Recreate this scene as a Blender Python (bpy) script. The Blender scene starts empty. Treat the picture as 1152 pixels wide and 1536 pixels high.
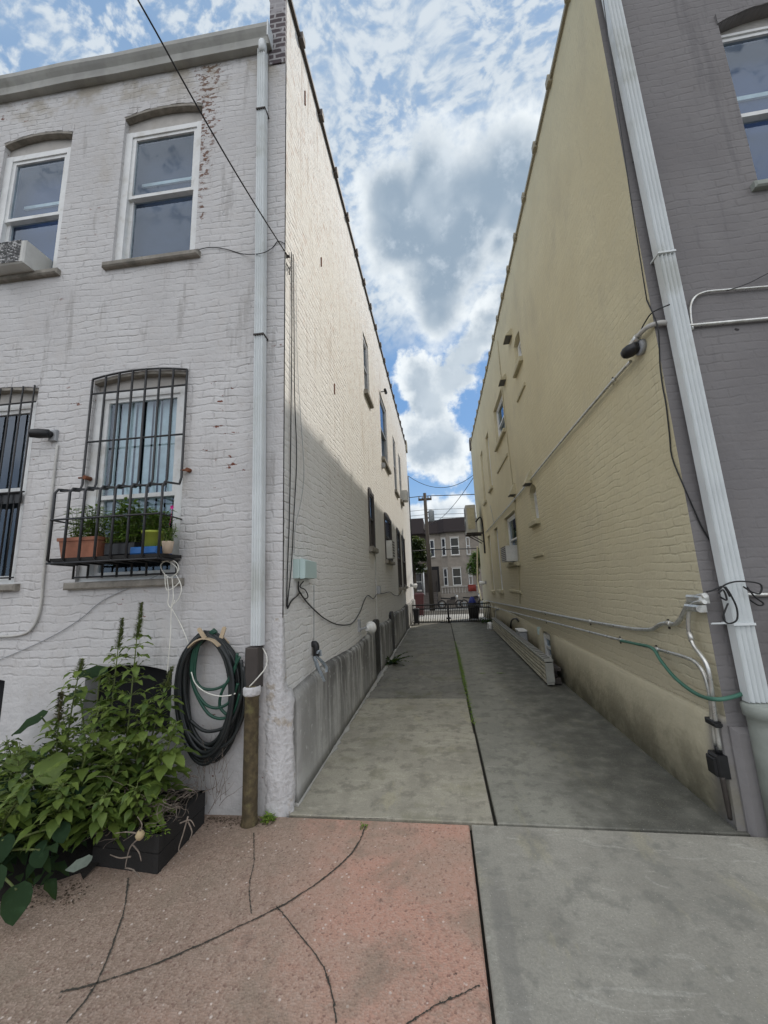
import bpy, bmesh, math, random
from mathutils import Vector, Matrix
random.seed(7)
S = bpy.context.scene
COL = S.collection
PI = math.pi
H = 1.55
# ------------------------------------------------------------------ camera
f = 577.6
U_ = Vector((-132, 3224, -f)).normalized()
F_ = Vector((85, -100, -f)).normalized()
R_ = F_.cross(U_).normalized()
U_ = R_.cross(F_).normalized()
cam = bpy.data.cameras.new('camera'); cam.sensor_fit = 'VERTICAL'; cam.sensor_height = 36
cam.lens = 36 * f / 1536; cam.clip_end = 2000; cam.clip_start = 0.05
co = bpy.data.objects.new('camera', cam); COL.objects.link(co)
M3 = Matrix((R_, F_, U_))
co.matrix_world = Matrix.Translation((0, 0, H)) @ M3.to_4x4()
S.camera = co

def ray(px, py):
    return M3 @ Vector((px - 576, -(py - 768), -f))
def onz(px, py, z=0):
    d = ray(px, py); return Vector((0, 0, H)) + d * ((z - H) / d.z)
XL, XR, YB = -1.18, 1.70, 2.83
YE = 16.8
# wall frames: (u, v, d) -> world
def FL(u, v, d=0): return Vector((u, 2.81 + .03 * (u + 1.16) - d, v))
def SL(u, v, d=0): return Vector((XL + d, u, v))
def SR(u, v, d=0): return Vector((XR - d, u, v))
def FR(u, v, d=0): return Vector((u, 2.86 - d, v))
def W(u, v, d=0): return Vector((u, v, d))
def hit(fr, px, py, d=0):
    """(u,v) on a wall where the line of sight meets it"""
    r = ray(px, py); o = Vector((0, 0, H))
    p0, p1, p2 = fr(0, 0, d), fr(1, 0, d), fr(0, 1, d)
    n = (p1 - p0).cross(p2 - p0)
    t = (p0 - o).dot(n) / r.dot(n); p = o + r * t - p0
    a = p1 - p0
    return p.dot(a) / a.dot(a), p.dot(p2 - p0)
def onwall(fr, pts, d=0):
    out = []
    for q in pts:
        dd = q[2] if len(q) > 2 else d
        u, v = hit(fr, q[0], q[1], dd); out.append(fr(u, v, dd))
    return out

# ------------------------------------------------------------------ mesh helper
class MB:
    def __init__(s): s.v = []; s.f = []; s.sm = []
    def poly(s, pts, smooth=False):
        b = len(s.v); s.v += [Vector(p) for p in pts]; s.f.append(tuple(range(b, b + len(pts)))); s.sm.append(smooth)
    def box(s, fr, u0, u1, v0, v1, d0, d1, bev=0.0):
        if bev > 0:
            c = bev; ring = lambda d, e: [(u0 + e, v0 + e, d), (u1 - e, v0 + e, d), (u1 - e, v1 - e, d), (u0 + e, v1 - e, d)]
            L = [ring(d0, 0), ring(d1 - c, 0), ring(d1, c)]
            b = len(s.v)
            for r in L: s.v += [fr(*p) for p in r]
            for k in range(2):
                for i in range(4):
                    j = (i + 1) % 4
                    s.f.append((b + 4 * k + i, b + 4 * k + j, b + 4 * k + 4 + j, b + 4 * k + 4 + i)); s.sm.append(False)
            s.f.append((b + 8, b + 9, b + 10, b + 11)); s.sm.append(False)
            s.f.append((b + 3, b + 2, b + 1, b)); s.sm.append(False)
            return s
        P = [fr(u, v, d) for d in (d0, d1) for v in (v0, v1) for u in (u0, u1)]
        b = len(s.v); s.v += P
        for q in ((0, 1, 3, 2), (4, 6, 7, 5), (0, 4, 5, 1), (2, 3, 7, 6), (0, 2, 6, 4), (1, 5, 7, 3)):
            s.f.append(tuple(b + i for i in q)); s.sm.append(False)
        return s
    def loft(s, rings, closed=True, caps=True, smooth=True):
        b = len(s.v); n = len(rings[0])
        for r in rings: s.v += [Vector(p) for p in r]
        for k in range(len(rings) - 1):
            for i in range(n if closed else n - 1):
                j = (i + 1) % n
                s.f.append((b + k * n + i, b + k * n + j, b + (k + 1) * n + j, b + (k + 1) * n + i)); s.sm.append(smooth)
        if caps and closed:
            s.f.append(tuple(b + i for i in reversed(range(n)))); s.sm.append(False)
            e = b + (len(rings) - 1) * n
            s.f.append(tuple(e + i for i in range(n))); s.sm.append(False)
        return s
    def tube(s, pts, r, n=8, smooth_pts=0, closed=False):
        pts = [Vector(p) for p in pts]
        if smooth_pts: pts = spline(pts, smooth_pts)
        m = len(pts); rr = r if isinstance(r, (list, tuple)) else None
        rings = []; prev = None
        for i, p in enumerate(pts):
            t = (pts[min(i + 1, m - 1)] - pts[max(i - 1, 0)])
            if t.length < 1e-9: t = Vector((0, 0, 1))
            t.normalize()
            if prev is None:
                a = Vector((0, 0, 1)) if abs(t.z) < .9 else Vector((1, 0, 0))
                nrm = t.cross(a).normalized()
            else:
                nrm = prev - t * prev.dot(t)
                nrm = nrm.normalized() if nrm.length > 1e-6 else t.orthogonal().normalized()
            prev = nrm; bn = t.cross(nrm)
            q = (rr[0] + (rr[1] - rr[0]) * i / max(1, m - 1)) if rr else r
            rings.append([p + (nrm * math.cos(2 * PI * k / n) + bn * math.sin(2 * PI * k / n)) * q for k in range(n)])
        return s.loft(rings)
    def lathe(s, c, axis, prof, n=20):
        axis = Vector(axis).normalized(); a = axis.orthogonal().normalized(); b = axis.cross(a); c = Vector(c)
        return s.loft([[c + axis * h + (a * math.cos(2 * PI * k / n) + b * math.sin(2 * PI * k / n)) * max(r, 1e-4) for k in range(n)] for h, r in prof])
    def build(s, name, mat, parent=None, recalc=True):
        me = bpy.data.meshes.new(name)
        base = parent_loc(parent)
        me.from_pydata([p - base for p in s.v], [], s.f); me.validate(verbose=False)
        if len(me.polygons) == len(s.sm):
            me.polygons.foreach_set('use_smooth', s.sm)
        if recalc:
            bm = bmesh.new(); bm.from_mesh(me); bmesh.ops.recalc_face_normals(bm, faces=bm.faces); bm.to_mesh(me); bm.free()
        me.materials.append(mat)
        o = bpy.data.objects.new(name, me); COL.objects.link(o)
        if parent is not None: o.parent = parent
        return o
def parent_loc(p):
    v = Vector((0, 0, 0))
    while p is not None:
        v += p.location; p = p.parent
    return v
def spline(P, n):
    out = []
    for i in range(len(P) - 1):
        a, b, c, d = P[max(i - 1, 0)], P[i], P[i + 1], P[min(i + 2, len(P) - 1)]
        for k in range(n):
            t = k / n
            out.append(.5 * ((2 * b) + (c - a) * t + (2 * a - 5 * b + 4 * c - d) * t * t + (3 * b - a - 3 * c + d) * t ** 3))
    out.append(P[-1]); return out
def tag(o, label, cat, group=None, kind=None):
    if label: o['label'] = label
    if cat: o['category'] = cat
    if group: o['group'] = group
    if kind: o['kind'] = kind
    return o
def thing(name, label, cat, loc, group=None):
    o = bpy.data.objects.new(name, None); o.empty_display_size = .2; COL.objects.link(o)
    o.location = Vector(loc); return tag(o, label, cat, group)
def solo(mb, name, mat, label, cat, loc=None, group=None):
    """a thing that is one mesh; origin at its base"""
    c = Vector(loc) if loc is not None else min(mb.v, key=lambda p: p.z).copy()
    mb.v = [p - c for p in mb.v]
    o = mb.build(name, mat); o.location = c
    return tag(o, label, cat, group)

# ------------------------------------------------------------------ material helper
class NT:
    def __init__(s, name):
        s.m = bpy.data.materials.new(name); s.m.use_nodes = True; s.t = s.m.node_tree; s.t.nodes.clear()
        s.out = s.t.nodes.new('ShaderNodeOutputMaterial')
    def n(s, typ, props=None, **inp):
        nd = s.t.nodes.new(typ)
        for k, v in (props or {}).items(): setattr(nd, k, v)
        for k, v in inp.items():
            key = int(k[1:]) if k[0] == '_' else k.replace('_', ' ')
            s.set(nd.inputs[key], v)
        return nd
    def set(s, sock, v):
        if isinstance(v, bpy.types.NodeSocket): s.t.links.new(v, sock)
        elif isinstance(v, bpy.types.Node): s.t.links.new(v.outputs[0], sock)
        else:
            if isinstance(v, tuple) and len(v) == 3 and sock.type == 'RGBA': v = (*v, 1)
            sock.default_value = v
    def math(s, op, a, b=None, c=None, clamp=False):
        nd = s.t.nodes.new('ShaderNodeMath'); nd.operation = op; nd.use_clamp = clamp
        s.set(nd.inputs[0], a)
        if b is not None: s.set(nd.inputs[1], b)
        if c is not None: s.set(nd.inputs[2], c)
        return nd.outputs[0]
    def vmath(s, op, a, b=None):
        nd = s.t.nodes.new('ShaderNodeVectorMath'); nd.operation = op
        s.set(nd.inputs[0], a)
        if b is not None: s.set(nd.inputs[1], b)
        return nd.outputs['Value'] if op in ('DISTANCE', 'LENGTH', 'DOT_PRODUCT') else nd.outputs[0]
    def scale(s, a, k):
        nd = s.t.nodes.new('ShaderNodeVectorMath'); nd.operation = 'SCALE'; s.set(nd.inputs[0], a); s.set(nd.inputs['Scale'], k); return nd.outputs[0]
    def mr(s, v, a, b, c=0.0, d=1.0, smooth=True):
        nd = s.t.nodes.new('ShaderNodeMapRange'); nd.interpolation_type = 'SMOOTHSTEP' if smooth else 'LINEAR'
        for i, x in enumerate((v, a, b, c, d)): s.set(nd.inputs[i], x)
        return nd.outputs[0]
    def mix(s, f, a, b, mode='MIX'):
        nd = s.t.nodes.new('ShaderNodeMix'); nd.data_type = 'RGBA'; nd.blend_type = mode
        s.set(nd.inputs[0], f); s.set(nd.inputs[6], a); s.set(nd.inputs[7], b); return nd.outputs[2]
    def noise(s, vec, scale, detail=3, rough=.55, dist=0.0, col=False):
        nd = s.n('ShaderNodeTexNoise', Vector=vec, Scale=scale, Detail=detail, Roughness=rough, Distortion=dist)
        return nd.outputs['Color' if col else 'Fac']
    def obj(s):
        return s.n('ShaderNodeTexCoord').outputs['Object']
    def pos(s):
        return s.n('ShaderNodeNewGeometry').outputs['Position']
    def stretch(s, vec, x, y, z):
        return s.vmath('MULTIPLY', vec, (x, y, z))
    def bump(s, h, strength, dist=.01, normal=None):
        nd = s.n('ShaderNodeBump', Strength=strength, Distance=dist, Height=h)
        if normal is not None: s.set(nd.inputs['Normal'], normal)
        return nd.outputs[0]
    def fin(s, color, rough=.7, metal=0.0, normal=None, spec=.5, **kw):
        p = s.n('ShaderNodeBsdfPrincipled', Base_Color=color, Roughness=rough, Metallic=metal)
        s.set(p.inputs['Specular IOR Level'], spec)
        for k, v in kw.items(): s.set(p.inputs[k.replace('_', ' ')], v)
        if normal is not None: s.set(p.inputs['Normal'], normal)
        s.t.links.new(p.outputs[0], s.out.inputs[0]); return s.m
def plain(name, col, rough=.6, metal=0.0, var=.12, scale=9, bump=.0, spec=.4, dirt=None, dirtamt=.35):
    t = NT(name); p = t.pos()
    n = t.noise(p, scale, 4, .6)
    c = t.mix(t.mr(n, .3, .7), tuple(x * (1 - var) for x in col), tuple(min(1, x * (1 + var)) for x in col))
    if dirt: c = t.mix(t.mr(t.noise(p, scale * .5, 5, .65), .5, .68, 0, dirtamt), c, dirt)
    nm = t.bump(t.noise(p, scale * 12, 3), bump, .004) if bump else None
    return t.fin(c, t.mr(n, .2, .8, max(rough - .08, .02), rough + .08), metal, nm, spec)

# painted brick of irregular courses under thick paint
def brickmat(name, axis, tones, mort=.012, bumpk=1.0, wob=1.0, chips=0.0, chipcol=(.16, .06, .04), dirt=None, smoothband=None, foot=.6):
    t = NT(name); p = t.pos()
    sp = t.n('ShaderNodeSeparateXYZ', Vector=p)
    uv = t.n('ShaderNodeCombineXYZ', X=sp.outputs['X' if axis == 'x' else 'Y'], Y=sp.outputs['Z'], Z=0.0).outputs[0]
    w1 = t.scale(t.vmath('SUBTRACT', t.noise(uv, 2.6, 2, .5, col=True), (.5, .5, .5)), .075 * wob)
    w2 = t.scale(t.vmath('SUBTRACT', t.noise(uv, 11, 3, .6, col=True), (.5, .5, .5)), .036 * wob)
    wv = t.vmath('ADD', uv, t.vmath('ADD', w1, w2))
    def br(ms, sm):
        b = t.n('ShaderNodeTexBrick', Vector=wv, Scale=1.0)
        b.offset = .5; b.inputs['Mortar Size'].default_value = ms; b.inputs['Mortar Smooth'].default_value = sm
        b.inputs['Brick Width'].default_value = .21; b.inputs['Row Height'].default_value = .0665
        b.inputs['Color1'].default_value = (.2, .2, .2, 1); b.inputs['Color2'].default_value = (.8, .8, .8, 1); b.inputs['Mortar'].default_value = (.5, .5, .5, 1)
        return b
    b = br(mort, 1.0)
    mor = b.outputs['Fac']; tone = t.n('ShaderNodeRGBToBW', Color=b.outputs['Color']).outputs[0]
    big = t.noise(p, 1.1, 3, .6); mid = t.noise(p, 6, 4, .6); fine = t.noise(p, 48, 3, .6); lum = t.noise(p, 20, 2, .5)
    vis = t.math('MULTIPLY', t.mr(big, .36, .62, .35, 1.0), t.mr(t.noise(uv, 7.5, 3, .6), .34, .62, .12, 1.0))
    if smoothband: # zone by height where paint is thick and smooth
        vis = t.math('MULTIPLY', vis, t.mr(sp.outputs['Z'], smoothband[0], smoothband[1], smoothband[2], 1.0))
    vis = t.math('MULTIPLY', vis, t.mr(sp.outputs['Z'], foot - .12, foot + .1, .06, 1.0))
    groove = t.math('MULTIPLY', mor, vis)
    hgt = t.math('MULTIPLY', groove, -1.0)
    hgt = t.math('ADD', hgt, t.math('MULTIPLY', tone, .22))
    hgt = t.math('ADD', hgt, t.math('MULTIPLY', lum, .9))
    hgt = t.math('ADD', hgt, t.math('MULTIPLY', fine, .45))
    nm = t.bump(hgt, .66 * bumpk, .011)
    c = t.mix(t.mr(big, .3, .7), tones[0], tones[1])
    c = t.mix(t.mr(mid, .45, .75, 0, .45), c, tones[2])
    c = t.mix(t.math('MULTIPLY', groove, .20), c, tuple(x * .55 for x in tones[0]))
    if dirt:
        for (lo, hi, amt, colr, sx, sz, sc) in dirt:
            dn = t.noise(t.stretch(p, sx, sx, sz), sc, 4, .65)
            c = t.mix(t.mr(dn, lo, hi, 0, amt), c, colr)
    if chips:
        cn = t.noise(t.stretch(p, 1, 1, 2.2), 9, 5, .62)
        zone = t.noise(p, .8, 2, .5)
        cm = t.math('MULTIPLY', t.mr(cn, .68 - .05 * chips, .70 - .05 * chips), t.mr(zone, .52, .60))
        c = t.mix(cm, c, chipcol)
    return t, p, sp, c, nm, hgt
def fac_white():
    t, p, sp, c, nm, h = brickmat('painted_brick_rear', 'x', ((.475, .465, .458), (.565, .557, .548), (.485, .462, .44)), chips=.8, foot=.95,
        dirt=[(.56, .74, .55, (.38, .345, .29), 1, .35, 1.6), (.58, .70, .45, (.27, .255, .24), 3.5, .5, 2.2)])
    z = sp.outputs['Z']; x = sp.outputs['X']
    # flaking patch with rust marks below the gutter and along the window jamb
    q = t.noise(t.stretch(p, 1, 1, 1.8), 14, 5, .65)
    dx = t.math('ABSOLUTE', t.math('SUBTRACT', x, -1.98)); zz = t.mr(z, 4.9, 6.75, .05, .40, False)
    m = t.math('MULTIPLY', t.mr(dx, .0, zz, 1, 0), t.mr(z, 4.7, 5.0))
    ch = t.mr(t.math('ADD', q, t.math('MULTIPLY', m, .16)), .665, .69)
    c = t.mix(t.math('MULTIPLY', ch, m, clamp=True), c, (.15, .085, .06))
    top = t.math('MULTIPLY', t.mr(z, 6.2, 6.75), t.mr(t.noise(p, 3, 4, .6), .42, .62))
    c = t.mix(t.math('MULTIPLY', top, .65), c, (.27, .23, .16))
    # soot just under the gutter, and splash dirt at the foot
    low = t.math('MULTIPLY', t.mr(z, 1.0, .1), t.mr(t.noise(p, 5, 4, .65), .38, .66))
    c = t.mix(t.math('MULTIPLY', low, .45), c, (.30, .30, .30))
    return t.fin(c, .75, 0, nm, .25)
def side_white():
    t, p, sp, c, nm, h = brickmat('painted_brick_alley_white', 'y', ((.655, .635, .59), (.71, .69, .65), (.53, .485, .43)), bumpk=1.15, chips=.55, chipcol=(.30, .17, .12),
        dirt=[(.55, .75, .5, (.50, .44, .36), 1.2, .3, 1.4), (.56, .68, .55, (.42, .35, .29), 5, .35, 1.7)])
    z = sp.outputs['Z']
    c = t.mix(t.mr(z, 4.4, 1.2, 0, .65), c, (.66, .655, .645))
    pk = t.math('MULTIPLY', t.mr(z, 3.6, 4.6), t.mr(t.noise(t.stretch(p, 1, 1, .7), 13, 5, .65), .53, .66))
    c = t.mix(t.math('MULTIPLY', pk, .42), c, (.42, .27, .20))
    return t.fin(c, .78, 0, nm, .2)
def side_cream():
    t, p, sp, c, nm, h = brickmat('painted_brick_alley_cream', 'y', ((.535, .478, .318), (.585, .53, .36), (.50, .455, .32)), bumpk=.75, wob=.9,
        smoothband=(4.2, 2.4, .38), dirt=[(.52, .75, .35, (.40, .36, .27), 1, .6, 1.3), (.62, .75, .3, (.33, .29, .22), 4, .4, 1.8)])
    z = sp.outputs['Z']
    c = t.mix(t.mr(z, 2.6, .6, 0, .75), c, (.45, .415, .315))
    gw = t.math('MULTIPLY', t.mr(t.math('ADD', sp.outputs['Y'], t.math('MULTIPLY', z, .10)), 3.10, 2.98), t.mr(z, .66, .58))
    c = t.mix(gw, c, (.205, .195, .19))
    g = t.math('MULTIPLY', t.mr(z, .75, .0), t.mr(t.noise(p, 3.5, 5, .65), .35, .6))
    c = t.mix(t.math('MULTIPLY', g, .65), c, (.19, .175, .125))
    return t.fin(c, .8, 0, nm, .2)
def fac_grey():
    t, p, sp, c, nm, h = brickmat('painted_brick_rear_grey', 'x', ((.172, .163, .163), (.21, .20, .198), (.185, .172, .168)), bumpk=.5, wob=.8,
        dirt=[(.55, .75, .5, (.23, .22, .215), 1, .5, 1.6), (.56, .70, .4, (.11, .105, .11), 4, .4, 1.8)])
    k = t.mr(t.noise(p, 7, 2, .5), .755, .765)
    c = t.mix(k, c, (.05, .045, .045))
    return t.fin(c, .82, 0, nm, .2)
def cement_plinth():
    t = NT('stained_cement_render'); p = t.pos(); sp = t.n('ShaderNodeSeparateXYZ', Vector=p); z = sp.outputs['Z']
    n1 = t.noise(p, 3, 4, .6); st = t.noise(t.stretch(p, 1, 1, .12), 7.5, 5, .7)
    c = t.mix(t.mr(n1, .35, .65), (.44, .435, .41), (.34, .335, .315))
    stre = t.math('MULTIPLY', t.mr(st, .38, .57), t.mr(z, -.05, .75, .35, 1.0))
    c = t.mix(t.math('MULTIPLY', stre, t.mr(sp.outputs['Y'], 2.8, 4.2, .25, 1)), c, (.115, .112, .105))
    c = t.mix(t.mr(t.noise(p, 16, 4), .60, .75, 0, .6), c, (.62, .62, .60))
    c = t.mix(t.math('MULTIPLY', t.mr(z, .10, .0), .7), c, (.07, .07, .06))
    h = t.math('ADD', t.noise(p, 26, 4, .6), t.math('MULTIPLY', t.noise(p, 5, 3), 1.5))
    return t.fin(c, .85, 0, t.bump(h, .5, .012), .2)
def plaster_corner():
    t = NT('trowelled_plaster_corner'); p = t.pos(); sp = t.n('ShaderNodeSeparateXYZ', Vector=p)
    v = t.n('ShaderNodeTexVoronoi', Vector=t.vmath('ADD', p, t.scale(t.noise(p, 12, 2, col=True), .08)), Scale=30.0)
    h = t.math('ADD', v.outputs['Distance'], t.noise(p, 30, 4, .7))
    n = t.noise(p, 5, 4, .6)
    c = t.mix(t.mr(n, .35, .65), (.57, .565, .56), (.49, .48, .475))
    c = t.mix(t.mr(h, .95, .6, 0, .3), c, (.30, .29, .27))
    c = t.mix(t.math('MULTIPLY', t.mr(t.noise(p, 8, 5, .7), .57, .66), .6), c, (.34, .28, .20))
    return t.fin(c, .85, 0, t.bump(h, .6, .010), .2)
def concrete(name, a, b, dark, moss=None, edge=None):
    t = NT(name); p = t.pos(); sp = t.n('ShaderNodeSeparateXYZ', Vector=p)
    n1 = t.noise(p, 1.3, 5, .62); n2 = t.noise(p, 5.5, 5, .66); n3 = t.noise(p, 60, 3, .7)
    c = t.mix(t.mr(n1, .35, .65), a, b)
    c = t.mix(t.mr(n2, .50, .64, 0, .62), c, dark)
    c = t.mix(t.mr(t.noise(p, 2.1, 6, .72, .4), .50, .60, 0, .30), c, tuple(x * .62 for x in b))
    c = t.mix(t.mr(t.noise(t.stretch(p, 1, .35, 1), 3.4, 5, .7), .56, .64, 0, .35), c, (a[0] * 1.12, a[1] * 1.08, a[2] * .86))
    w = t.noise(t.stretch(p, 1.0, 2.6, 1), 3.0, 5, .62, 1.5)
    c = t.mix(t.mr(w, .56, .70, 0, .4), c, tuple(min(1, x * 1.4) for x in a))
    if moss:
        c = t.mix(t.mr(t.noise(p, 2.4, 5, .7), .52, .66, 0, .6), c, moss)
    if name.startswith('patio'):
        bx = t.math('ADD', sp.outputs['X'], t.math('MULTIPLY', t.noise(p, 3, 3), .05))
        c = t.mix(t.math('MULTIPLY', t.math('MULTIPLY', t.mr(bx, .155, .175), t.mr(bx, .255, .235)), t.mr(sp.outputs['Y'], 2.55, 2.2, 0, .45)), c, (.19, .185, .17))
        c = t.mix(t.mr(w, .60, .62, 0, .12), c, (.55, .54, .5))
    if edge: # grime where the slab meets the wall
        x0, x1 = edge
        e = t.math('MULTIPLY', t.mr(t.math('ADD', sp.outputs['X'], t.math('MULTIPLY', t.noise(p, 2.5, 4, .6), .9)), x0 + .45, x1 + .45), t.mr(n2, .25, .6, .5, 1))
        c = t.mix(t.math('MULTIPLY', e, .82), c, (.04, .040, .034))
    c = t.mix(t.mr(t.noise(p, 85, 4, .75), .35, .65, .0, .38), c, tuple(x * .62 for x in b))
    c = t.mix(t.mr(t.noise(p, 11, 6, .7), .48, .66, 0, .30), c, dark)
    c = t.mix(t.mr(n3, .60, .72, 0, .35), c, tuple(x * .45 for x in b))
    c = t.mix(t.mr(t.noise(p, 130, 2, .5), .66, .74, 0, .5), c, tuple(min(1, x * 1.9) for x in a))
    h = t.math('ADD', n3, t.math('MULTIPLY', n2, 2.0))
    return t.fin(c, .82, 0, t.bump(h, .45, .004), .25)
def pink_aggregate():
    t = NT('pink_exposed_aggregate'); p = t.pos()
    v = t.n('ShaderNodeTexVoronoi', Vector=p, Scale=105.0); v2 = t.n('ShaderNodeTexVoronoi', Vector=p, Scale=48.0)
    n1 = t.noise(p, 1.5, 4, .6); n2 = t.noise(p, 4.5, 5, .65)
    c = t.mix(t.mr(n1, .42, .6), (.48, .275, .205), (.40, .27, .205))
    sp = t.n('ShaderNodeSeparateXYZ', Vector=p)
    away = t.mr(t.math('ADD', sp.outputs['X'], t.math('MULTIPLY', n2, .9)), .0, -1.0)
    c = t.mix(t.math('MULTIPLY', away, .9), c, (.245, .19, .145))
    bw = t.n('ShaderNodeRGBToBW', Color=v.outputs['Color']).outputs[0]
    c = t.mix(t.mr(bw, .35, .95, 0, .40), c, (.52, .40, .33))
    c = t.mix(t.mr(bw, .30, .08, 0, .6), c, (.17, .10, .08))
    b2 = t.n('ShaderNodeRGBToBW', Color=v2.outputs['Color']).outputs[0]
    chip = t.math('MULTIPLY', t.mr(b2, .80, .83), t.mr(v2.outputs['Distance'], .34, .22))
    c = t.mix(t.math('MULTIPLY', chip, .6), c, (.72, .63, .56))
    c = t.mix(t.mr(t.noise(p, 2.2, 6, .7, .6), .50, .64, 0, .55), c, (.25, .20, .15))
    c = t.mix(t.mr(n2, .58, .74, 0, .5), c, (.13, .105, .085))
    c = t.mix(t.mr(t.noise(p, 17, 4, .7), .66, .72, 0, .8), c, (.05, .04, .035))
    h = t.math('ADD', v.outputs['Distance'], t.math('MULTIPLY', n2, 1.5))
    return t.fin(c, .75, 0, t.bump(h, .6, .004), .3)
def leafmat(name, a, b, vein=True, trans=.25):
    t = NT(name); p = t.pos()
    inf = t.n('ShaderNodeNewGeometry')
    r = inf.outputs['Random Per Island']
    c = t.mix(r, a, b)
    c = t.mix(t.mr(t.noise(p, 25, 3), .5, .75, 0, .5), c, tuple(min(1, x * 1.5) for x in b))
    pr = t.n('ShaderNodeBsdfPrincipled', Base_Color=c, Roughness=.5); t.set(pr.inputs['Specular IOR Level'], .35)
    tr = t.n('ShaderNodeBsdfTranslucent', Color=t.mix(.5, c, (.25, .35, .03)))
    if name.startswith('dark'): pr.inputs['Roughness'].default_value = .85; pr.inputs['Specular IOR Level'].default_value = .1
    mx = t.n('ShaderNodeMixShader', Fac=trans); t.t.links.new(pr.outputs[0], mx.inputs[1]); t.t.links.new(tr.outputs[0], mx.inputs[2])
    t.t.links.new(mx.outputs[0], t.out.inputs[0]); return t.m
def glassmat(name='window_glass', tint=(.66, .74, .78)):
    t = NT(name)
    tr = t.n('ShaderNodeBsdfTransparent', Color=tint); gl = t.n('ShaderNodeBsdfGlossy', Color=(.72, .84, 1.0), Roughness=.015)
    wob = t.bump(t.noise(t.pos(), 3.5, 1), .06, .02); t.set(gl.inputs['Normal'], wob)
    g = t.n('ShaderNodeNewGeometry'); cs = t.math('ABSOLUTE', t.vmath('DOT_PRODUCT', g.outputs['Incoming'], g.outputs['Normal']))
    fr = t.math('MULTIPLY_ADD', t.math('POWER', t.math('SUBTRACT', 1.0, cs, clamp=True), 5.0), .80, .085)
    mx = t.n('ShaderNodeMixShader', Fac=fr); t.t.links.new(tr.outputs[0], mx.inputs[1]); t.t.links.new(gl.outputs[0], mx.inputs[2])
    t.t.links.new(mx.outputs[0], t.out.inputs[0]); return t.m

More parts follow.
